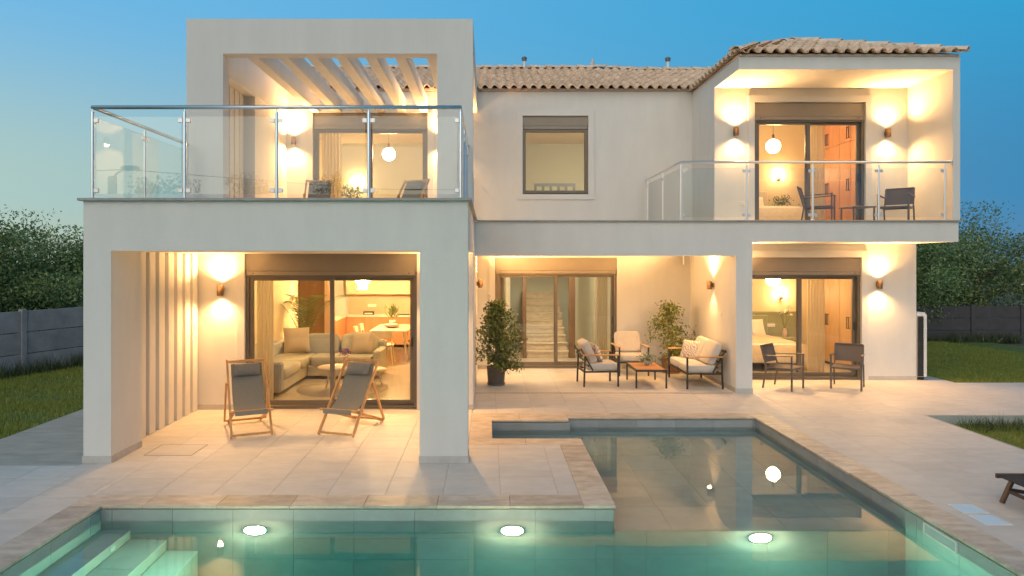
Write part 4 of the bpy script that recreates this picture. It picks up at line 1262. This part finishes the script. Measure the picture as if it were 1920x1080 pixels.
curtain((.34,15.80,.03), .16, 2.45, 'narrow ivory curtain behind the bushy ficus')
curtain((6.92,14.4,.03), .36, 2.62, 'ivory curtain beside the wardrobe of the lower bedroom')
curtain((6.92,14.4,3.07), .36, 2.8, 'ivory curtain beside the wardrobe of the upper right bedroom')
curtain((-3.62,15.8,3.07), .45, 2.65, 'sheer curtain in the room behind the pergola')
# dining
t = thing('dining_table', 'pale wooden dining table at the back of the living room', 'dining table', (-2.38,17.15,.012))
B('tabletop', M_LIGHTW, t, (-.46,.46,-.85,.85,.72,.752), bevel=.012)
for sx in (-1,1):
    for sy in (-1,1): MB().tube([(sx*.36,sy*.72,.72),(sx*.42,sy*.79,0)], [.036,.02], 10).build('leg', M_LIGHTW, t)
def dining_chair(loc, rz, label):
    q = thing('dining_chair', label, 'chair', loc, rz, 'pale wooden dining chairs')
    MB().cushion((0,0,.45), (.44,.42,.045), .35).build('seat', M_LIGHTW, q)
    for sx in (-1,1):
        for sy in (-1,1): MB().tube([(sx*.15,sy*.14,.44),(sx*.21,sy*.20,0)], [.02,.013], 8).build('leg', M_LIGHTW, q)
        MB().tube([(sx*.18,.18,.45),(sx*.19,.235,.80)], [.016,.012], 8).build('back_post', M_LIGHTW, q)
    V = []; F = []
    for z in (.62,.80):
        for i in range(9):
            u = -1+i/4; V.append((u*.205,.225+.04*(1-u*u)+(z-.62)*.12,z))
    for i in range(8): F.append((i,i+1,10+i,9+i))
    MB().add(V,F,0,True).add([(x,y+.018,z) for x,y,z in V],[tuple(reversed(f)) for f in F],0,True).build('backrest', M_LIGHTW, q)
    return q
# local: sitter faces -y
d0 = dining_chair((-2.42,16.05,.012), PI, 'pale dining chair at the near end of the dining table, its back to the door')
copy_thing(d0, (-3.02,16.85,.012), R(90), 'pale dining chair on the left of the table, nearer the door')
copy_thing(d0, (-3.02,17.55,.012), R(90), 'pale dining chair on the left of the table, nearer the kitchen')
copy_thing(d0, (-1.76,16.75,.012), R(-90), 'pale dining chair on the right of the table, nearer the door')
copy_thing(d0, (-1.76,17.5,.012), R(-90), 'pale dining chair on the right of the table, nearer the kitchen')
t = thing('fruit_bowl', 'wide shallow bowl on the dining table', 'bowl', (-2.40,16.95,.766))
MB().lathe([(.07,0),(.16,.04),(.19,.09),(.18,.09),(.15,.045),(.001,.02)], n=22).build('bowl', M_PINK, t)
small_plant((-2.42,17.3,.765), 'upright leafy plant in a pale pot on the dining table', M_PINK, .085, .16, 90, .05, .28, M_PALM, .2, .022, -.6)
# kitchen
t = thing('kitchen_counter', 'cherry fronted kitchen counter with pale worktop along the back wall', 'kitchen counter', (0,0,.012))
B('carcass', M_CHERRY, t, (-4.0,-.5,19.02,19.53,.08,.86),(-4.5,-3.96,17.6,19.02,.08,.86))
for i in range(6): B('door', M_CHERRY, t, (-3.93+i*.57,-3.93+i*.57+.555,19.0,19.02,.09,.85), bevel=.004)
for i in range(3): B('door', M_CHERRY, t, (-3.96,-3.94,17.62+i*.46,17.62+i*.46+.45,.09,.85), bevel=.004)
B('worktop', M_LINEN, t, (-4.02,-.48,18.97,19.54,.86,.90),(-4.51,-3.92,17.58,18.97,.86,.90), bevel=.004)
B('hob', M_DARK, t, (-2.55,-1.9,19.06,19.46,.901,.907))
t = thing('wall_cabinet', 'cream wall cabinets above the peach splashback', 'cabinet', (0,0,0))
B('carcass', M_CREAM, t, (-4.0,-.5,19.2,19.54,1.5,2.53))
for i in range(6): B('door', M_CREAM, t, (-3.99+i*.583,-3.99+i*.583+.577,19.18,19.2,1.49,2.52), bevel=.003)
def socket(loc, rz, wd, label):
    q = thing('wall_socket', label, 'socket', loc, rz)
    B('plate', M_WHITE, q, (-wd/2,wd/2,-.012,0,-.04,.04), bevel=.004)
    for k in range(max(1,int(wd/.08))): MB().tube([(-wd/2+.045+k*.075,-.014,0),(-wd/2+.045+k*.075,-.011,0)], .018, 10).build('insert', M_LINEN, q)
socket((-3.32,19.55,1.15), 0, .24, 'white socket strip on the kitchen splashback')
t = thing('bread_box', 'small dark box with a pale face on the kitchen worktop', 'box', (-3.35,19.2,.913))
B('case', M_DARK, t, (-.15,.15,-.06,.06,0,.10), bevel=.008); B('front', M_LINEN, t, (-.11,.11,-.065,-.06,.02,.06))
socket((-4.72,11.02,1.38), -PI/2 if False else PI/2, .1, 'small white switch box beside the porch fins')
socket((4.56,13.35,1.38), -PI/2, .1, 'small white box on the right porch wall below the lamp')
socket((3.72,15.4,.45), 0, .1, 'white socket low on the porch wall behind the garden armchair')
socket((5.17,13.9,3.60), 0, .1, 'white socket on the upper balcony wall left of its door')
t = thing('drain_spout', 'short white pipe hanging from the porch ceiling', 'pipe', (4.38,15.25,2.35))
MB().tube([(0,0,0),(0,0,.25)], .022, 10).build('pipe', M_WHITE, t)

# ------------------------------------------------------------------ bedrooms
def bed(z, hb, label, lb2, m_head):
    q = thing('bed', label, 'bed', (0,0,z))
    B('base', M_BROWN, q, (5.12,6.98,15.15,17.2,.14,.30), bevel=.01)
    for x in (5.2,6.9):
        for y_ in (15.22,17.1): B('leg', M_BROWN, q, (x-.03,x+.03,y_-.03,y_+.03,0,.14))
    MB().cushion((6.05,16.15,.43), (1.90,2.06,.30), .14).build('mattress', M_LINEN, q)
    # bedspread with flared foot corner
    V = []; F = []; nx, ny = 16, 12
    for j in range(ny+1):
        for i in range(nx+1):
            u = i/nx; v = j/ny; x = 4.98+2.2*u; y_ = 15.0+1.55*v
            edge = min(u*2.2, (1-u)*2.2, v*1.55)
            drop = max(0, (.17-edge)/.17)
            fl = .05*drop*math.sin(9*x+7*y_)
            V.append((x+(.08*drop if u > .5 else -.08*drop)*(1 if min(u,1-u)*2.2 < .17 else 0)+fl*.4, y_-(.06*drop if v*1.55 < .17 else 0), .60-.40*drop**1.3+.006*math.sin(13*x)*math.sin(11*y_)))
    for j in range(ny):
        for i in range(nx): F.append((j*(nx+1)+i,j*(nx+1)+i+1,(j+1)*(nx+1)+i+1,(j+1)*(nx+1)+i))
    MB().add(V,F,0,True).add([(a,b_,c-.02) for a,b_,c in V],[tuple(reversed(f)) for f in F],0,True).build('bedspread', M_SPREAD, q)
    B('headboard', m_head, q, (4.95,7.05,17.215,17.29,.1,hb), bevel=.012)
    for k, x in enumerate((5.6,6.48)):
        qq = thing('bed_pillow', ('white pillow on the %s bed, nearer the wardrobe' if k else 'white pillow on the %s bed, nearer the wall') % lb2, 'pillow', (x,16.9,z+.76), 0, 'white bed pillows')
        MB().pillow((0,0,0), .74, .48, .2, Matrix.Rotation(R(-32),3,'X')).build('cover', M_LINEN, qq)
bed(.012, 1.05, 'double bed with sand coloured spread in the lower bedroom', 'lower', M_SAGE)
bed(3.056, 1.12, 'double bed with sand coloured spread in the upper right bedroom', 'upper', M_LIGHTW)
I('panel', M_SAGE, (4.9,7.9,17.27,17.298,.012,1.10),(4.9,7.9,17.25,17.298,1.10,1.15))
def wardrobe(z, label, m):
    q = thing('wardrobe', label, 'wardrobe', (0,0,z))
    B('carcass', m, q, (7.97,8.48,14.55,16.45,.06,2.6)); B('plinth', M_DARK, q, (7.99,8.48,14.55,16.45,0,.06))
    for i in range(4):
        y0 = 14.56+i*.472
        for a, c in ((.07,2.0),(2.01,2.59)):
            d = B('door', m, q, (7.95,7.97,y0,y0+.466,a,c), bevel=.003)
            B('stile', m, d, (7.944,7.95,y0,y0+.06,a,c),(7.944,7.95,y0+.406,y0+.466,a,c))
            yh = y0+.43 if i % 2 == 0 else y0+.035
            zc = 1.05 if a < 1 else 2.2
            b = MB(); b.bar((7.91,yh,zc-.13),(7.91,yh,zc+.13),.014,.014); b.bar((7.91,yh,zc-.12),(7.946,yh,zc-.12),.012,.012); b.bar((7.91,yh,zc+.12),(7.946,yh,zc+.12),.012,.012)
            b.build('handle', M_DARK, d)
wardrobe(.012, 'warm oak wardrobe with bar handles in the lower bedroom', M_WOOD)
wardrobe(3.056, 'reddish wooden wardrobe with bar handles in the upper right bedroom', M_CHERRY)
def nightstand(z, m, label):
    q = thing('nightstand', label, 'nightstand', (7.42,17.0,z))
    B('case', m, q, (-.24,.24,-.2,.2,.1,.52), bevel=.008); B('drawer', m, q, (-.225,.225,-.215,-.2,.30,.50), bevel=.004)
    for sx in (-1,1):
        for sy in (-1,1): MB().tube([(sx*.2,sy*.16,.1),(sx*.2,sy*.16,0)],.018,8).build('leg', M_BROWN, q)
nightstand(.012, M_SAGE, 'sage green nightstand beside the lower bed'); nightstand(3.056, M_LIGHTW, 'pale wooden nightstand beside the upper bed')
t = thing('flower_vase', 'pale vase with white orchid stems on the lower nightstand', 'vase', (7.38,16.98,.533))
MB().lathe([(.04,0),(.06,.05),(.055,.14),(.03,.2),(.035,.22),(.025,.22),(.001,.15)], n=16).build('vase', M_PINK, t)
b = MB(); P = []
for k in range(4):
    a = k*1.7; e_ = (.16*math.cos(a), .1*math.sin(a), .55+.06*k)
    b.tube([(0,0,.18),(e_[0]*.4,e_[1]*.4,.42),e_], .005, 5, cap=False)
    for q_ in range(12): P.append(np.array(e_)+rng.normal(size=3)*.035)
b.build('stems', M_PALM, t); tag(leaves('petals', np.array(P), .05, .035, M_LINEN, t), kind='stuff')
socket((7.13,17.25,.80), 0, .24, 'white socket strip on the sage headboard panel')
small_plant((7.30,16.95,3.585), 'bushy little plant on the upper nightstand', M_PINK, .06, .14, 220, .10, .34, M_PALM, .07, .03, 0, False)
t = thing('console_table', 'low wooden console in the room behind the pergola', 'console', (-3.55,17.2,3.056))
B('tabletop', M_LIGHTW, t, (-.55,.55,-.22,.22,.72,.76), bevel=.006)
for sx in (-1,1):
    for sy in (-1,1): MB().bar((sx*.5,sy*.18,0),(sx*.5,sy*.18,.72),.04,.04).build('leg', M_LIGHTW, t)
small_plant((-3.45,17.15,3.82), 'leafy plant on the console of the room behind the pergola', M_PINK, .09, .16, 260, .17, .36, M_PALM, .09, .035, 0, False)

# ------------------------------------------------------------------ outdoors
t = thing('heat_pump', 'white cased heat pump with dark grille against the right side wall', 'heat pump', (8.73,13.86,0))
B('case', M_WHITE, t, (.0,.21,.04,.95,.06,1.38), bevel=.035)
B('grille', M_GRILLE, t, (.012,.125,.015,.04,.08,1.30), bevel=.004)
for i in range(22): B('louvre', M_DARK, t, (.016,.121,.006,.015,.10+i*.054,.118+i*.054))
B('trim', M_WHITE, t, (.125,.20,.02,.04,.07,1.34), bevel=.01)
for yy in (.15,.85): B('foot', M_DARK, t, (.02,.19,yy-.04,yy+.04,-.003,.06))
t = thing('sun_lounger', 'dark sling sun lounger with brown wooden legs at the right edge', 'sun lounger', (5.14,6.27,0), 0)
B('sling', M_BLACK, t, (-.04,1.5,.035,.565,.272,.282), bevel=.003)
MB().add([(1.5,.035,.275),(2.0,.035,.52),(2.0,.565,.52),(1.5,.565,.275)],[(0,1,2,3)]).add([(1.5,.035,.268),(2.0,.035,.513),(2.0,.565,.513),(1.5,.565,.268)],[(3,2,1,0)]).build('backrest', M_BLACK, t)
for yy in (.015,.585):
    MB().bar((-.04,yy,.272),(1.9,yy,.272),.03,.045).build('side_rail', M_DWOOD, t, .004)
    for x0_, x1_ in ((.02,.14),(1.62,1.5)): MB().bar((x0_,yy,0),(x1_,yy,.26),.03,.05,(0,1,0)).build('leg', M_DWOOD, t, .004)
    MB().bar((.10,yy,.13),(.62,yy,.045),.024,.035).build('brace', M_DWOOD, t, .003)
for xx in (.08,1.56): MB().bar((xx,.03,.12),(xx,.57,.12),.03,.03).build('cross_bar', M_DWOOD, t, .003)

def fence(p, q, zb, ztop_, rows, bay, label, m=M_CONC):
    p = Vector((*p,0)); q = Vector((*q,0)); d = (q-p).normalized(); L = (q-p).length
    ang = math.atan2(d.y, d.x); n = int(L/bay)
    t = thing('concrete_fence', label, 'fence', (p.x,p.y,0), ang)
    hgt = ztop_-zb; ph = hgt/rows; PM = MB().box(.06,bay-.06,-.025,.025,.008,ph-.008).mesh('panel', m, .006)
    PO = MB().box(-.06,.06,-.06,.06,-.3,hgt+.03).mesh('post', m, .008)
    for i in range(n+1):
        o = bpy.data.objects.new('post', PO); COL.objects.link(o); o.parent = t; o.location = (i*bay,0,zb)
        if i < n:
            for r_ in range(rows):
                o = bpy.data.objects.new('panel', PM); COL.objects.link(o); o.parent = t; o.location = (i*bay,random.uniform(-.006,.006),zb+r_*ph)
    return t
fence((-12.35,9.0), (-7.9,21.0), -.08, 1.34, 3, 2.1, 'grey concrete panel fence along the left lawn')
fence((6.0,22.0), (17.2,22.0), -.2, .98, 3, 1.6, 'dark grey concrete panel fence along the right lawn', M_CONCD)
# weeds at the foot of the fences
def weeds(label, p, q, n, z, off):
    p = np.array(p); q = np.array(q); u = rng.uniform(0,1,(n,1)); clump = (np.sin(u*41)+np.sin(u*97+1)+np.sin(u*23))*.2+.7
    P = p+(q-p)*u+rng.normal(size=(n,2))*.10+np.array(off); P = np.concatenate([P, np.full((n,1),z)],1)
    keep = clump[:,0] > rng.uniform(0,1,n)
    tag(blades('weeds', P[keep], .30, .02, M_WEED, lean=.4), label, None, None, 'stuff')
weeds('dark weeds along the foot of the left fence', (-12.35,9.0), (-7.9,21.0), 5200, -.06, (.22,-.06))
weeds('dark weeds along the foot of the right fence', (7.0,22.0), (17.0,22.0), 2600, -.18, (0,-.22))

def tree(loc, h, rad, n, label, m=M_TREE, seed=0, cat='tree', leafsz=.10, low=.12):
    rs = np.random.default_rng(seed)
    t = thing('tree', label, cat, loc)
    tr = MB(); th = h*.45
    pts = [(0,0,-.3)]
    for i in range(5): pts.append((rs.normal()*.05*i*.4, rs.normal()*.05*i*.4, th*(i+1)/5))
    tr.tube(pts, [.17,.15,.13,.115,.10,.09], 9)
    C = []
    nb = 15
    for k in range(nb):
        a = 2*PI*k/nb*2.4+rs.uniform(-.3,.3); u = (k+.5)/nb
        z = h*(low+(1-low)*.92*u); rr = rad*(.45+.6*rs.random())*math.sqrt(max(.08, 1-((u-.42)/.72)**2))
        e_ = Vector((math.cos(a)*rr, math.sin(a)*rr, z)); s_ = Vector(pts[3 if u < .5 else 5])
        mid = s_.lerp(e_, .5)+Vector((0,0,.12*h*(.5-abs(u-.5))))
        tr.tube([s_, mid, e_], [.06,.035,.012], 6)
        C.append(np.array(e_)); C.append(np.array(mid)*.45+np.array(e_)*.55)
        for _ in range(2): C.append(np.array(e_)+rs.normal(size=3)*np.array([.34,.34,.26])*rad)
    for _ in range(10): C.append(np.array((rs.normal()*.35*rad, rs.normal()*.35*rad, h*(.35+.62*rs.random()))))
    tr.build('trunk', M_BARK, t)
    C = np.array(C); idx = rs.integers(0, len(C), n)
    sz = (.12+.14*rs.random(len(C)))*rad
    P = C[idx]+np.clip(rs.normal(size=(n,3)),-1.5,1.5)*sz[idx][:,None]*np.array([1,1,.8])
    P = P[P[:,2] > .15]
    tag(leaves('crown', P, leafsz, leafsz*.42, m, t, droop=.1), kind='stuff')
    return t
LT = [(-12.6,15.6,3.8,1.7,13000,'dark bushy tree beyond the left fence at the picture edge',M_TREEB),
      (-11.6,18.6,3.7,1.6,13000,'yellowish round tree rising beyond the middle of the left fence',M_TREE),
      (-9.9,19.4,3.75,1.6,12000,'olive green tree beyond the left fence nearest the house',M_TREE),
      (-11.2,17.0,2.6,1.35,10000,'low spreading tree just beyond the left fence',M_TREE),
      (-14.6,19.5,4.3,2.0,10000,'taller tree standing behind the others on the far left',M_TREEB),
      (-9.2,22.5,3.9,1.8,9000,'tree half hidden by the left corner of the house',M_TREEB)]
for i,(x,y,h,r_,n,lb,m) in enumerate(LT): tree((x,y,-.1), h*.85, r_, int(n*1.9), lb, m, 20+i)
RT = [(14.6,23.9,4.25,2.1,15000,'broad tree beyond the right fence with the highest crown',M_TREE),
      (17.6,24.6,4.4,2.0,13000,'broad dark tree beyond the right fence at the picture edge',M_TREEB),
      (12.3,25.2,3.6,1.6,12000,'tree beyond the right fence nearest the heat pump',M_TREEB),
      (16.0,26.5,4.3,2.0,9000,'tree standing behind the gap of the right hand trees',M_TREEB),
      (10.4,26.0,3.9,1.7,9000,'tree half hidden by the right corner of the house',M_TREE),
      (13.4,23.4,2.5,1.3,8000,'low shrubby tree just beyond the right fence',M_TREEB)]
for i,(x,y,h,r_,n,lb,m) in enumerate(RT): tree((x,y,-.2), h*.92, r_, int(n*1.9), lb, m, 40+i)
# what stands across the road and shows in the balcony glass
for i,(x,y,h,r_,lb) in enumerate([(-14.5,-13.5,6.1,1.7,'tree by the road mirrored left in the balcony glass'),(-10.2,-12.6,6.3,1.8,'tree by the road mirrored beside the street lamp'),
                               (-6.4,-13.2,6.3,1.7,'tree by the road mirrored in the middle of the balcony glass'),(10.6,-12,6.2,2.2,'tree by the road mirrored in the right balcony glass'),(6.0,-13,6.2,2.0,'tree by the road mirrored near the corner post')]):
    tree((x,y,-.2), h, r_, 5000, lb, M_TREE, 60+i, leafsz=.2)
t = thing('street_lamp', 'grey street lamp by the road, mirrored in the balcony glass', 'street lamp', (-15.7,-12.0,-.2))
MB().tube([(0,0,0),(0,0,6.15)], [.22,.17], 12).build('pole', M_CONC, t)
MB().tube([(0,0,6.05),(.2,0,6.3),(.5,0,6.45)], .05, 8).build('arm', M_STEEL, t)
MB().cushion((.75,0,6.5), (.75,.32,.22), .6).build('lamp_head', M_VENT, t)
o = MB().tube([(-40,-12,6.2),(-28,-12,5.6),(-15.2,-12,6.25),(-5,-12.2,5.45),(6,-12.6,5.4),(20,-13,6)], .02, 6).build('power_cable', M_DARK); tag(o, 'thin overhead cable by the road', 'cable')
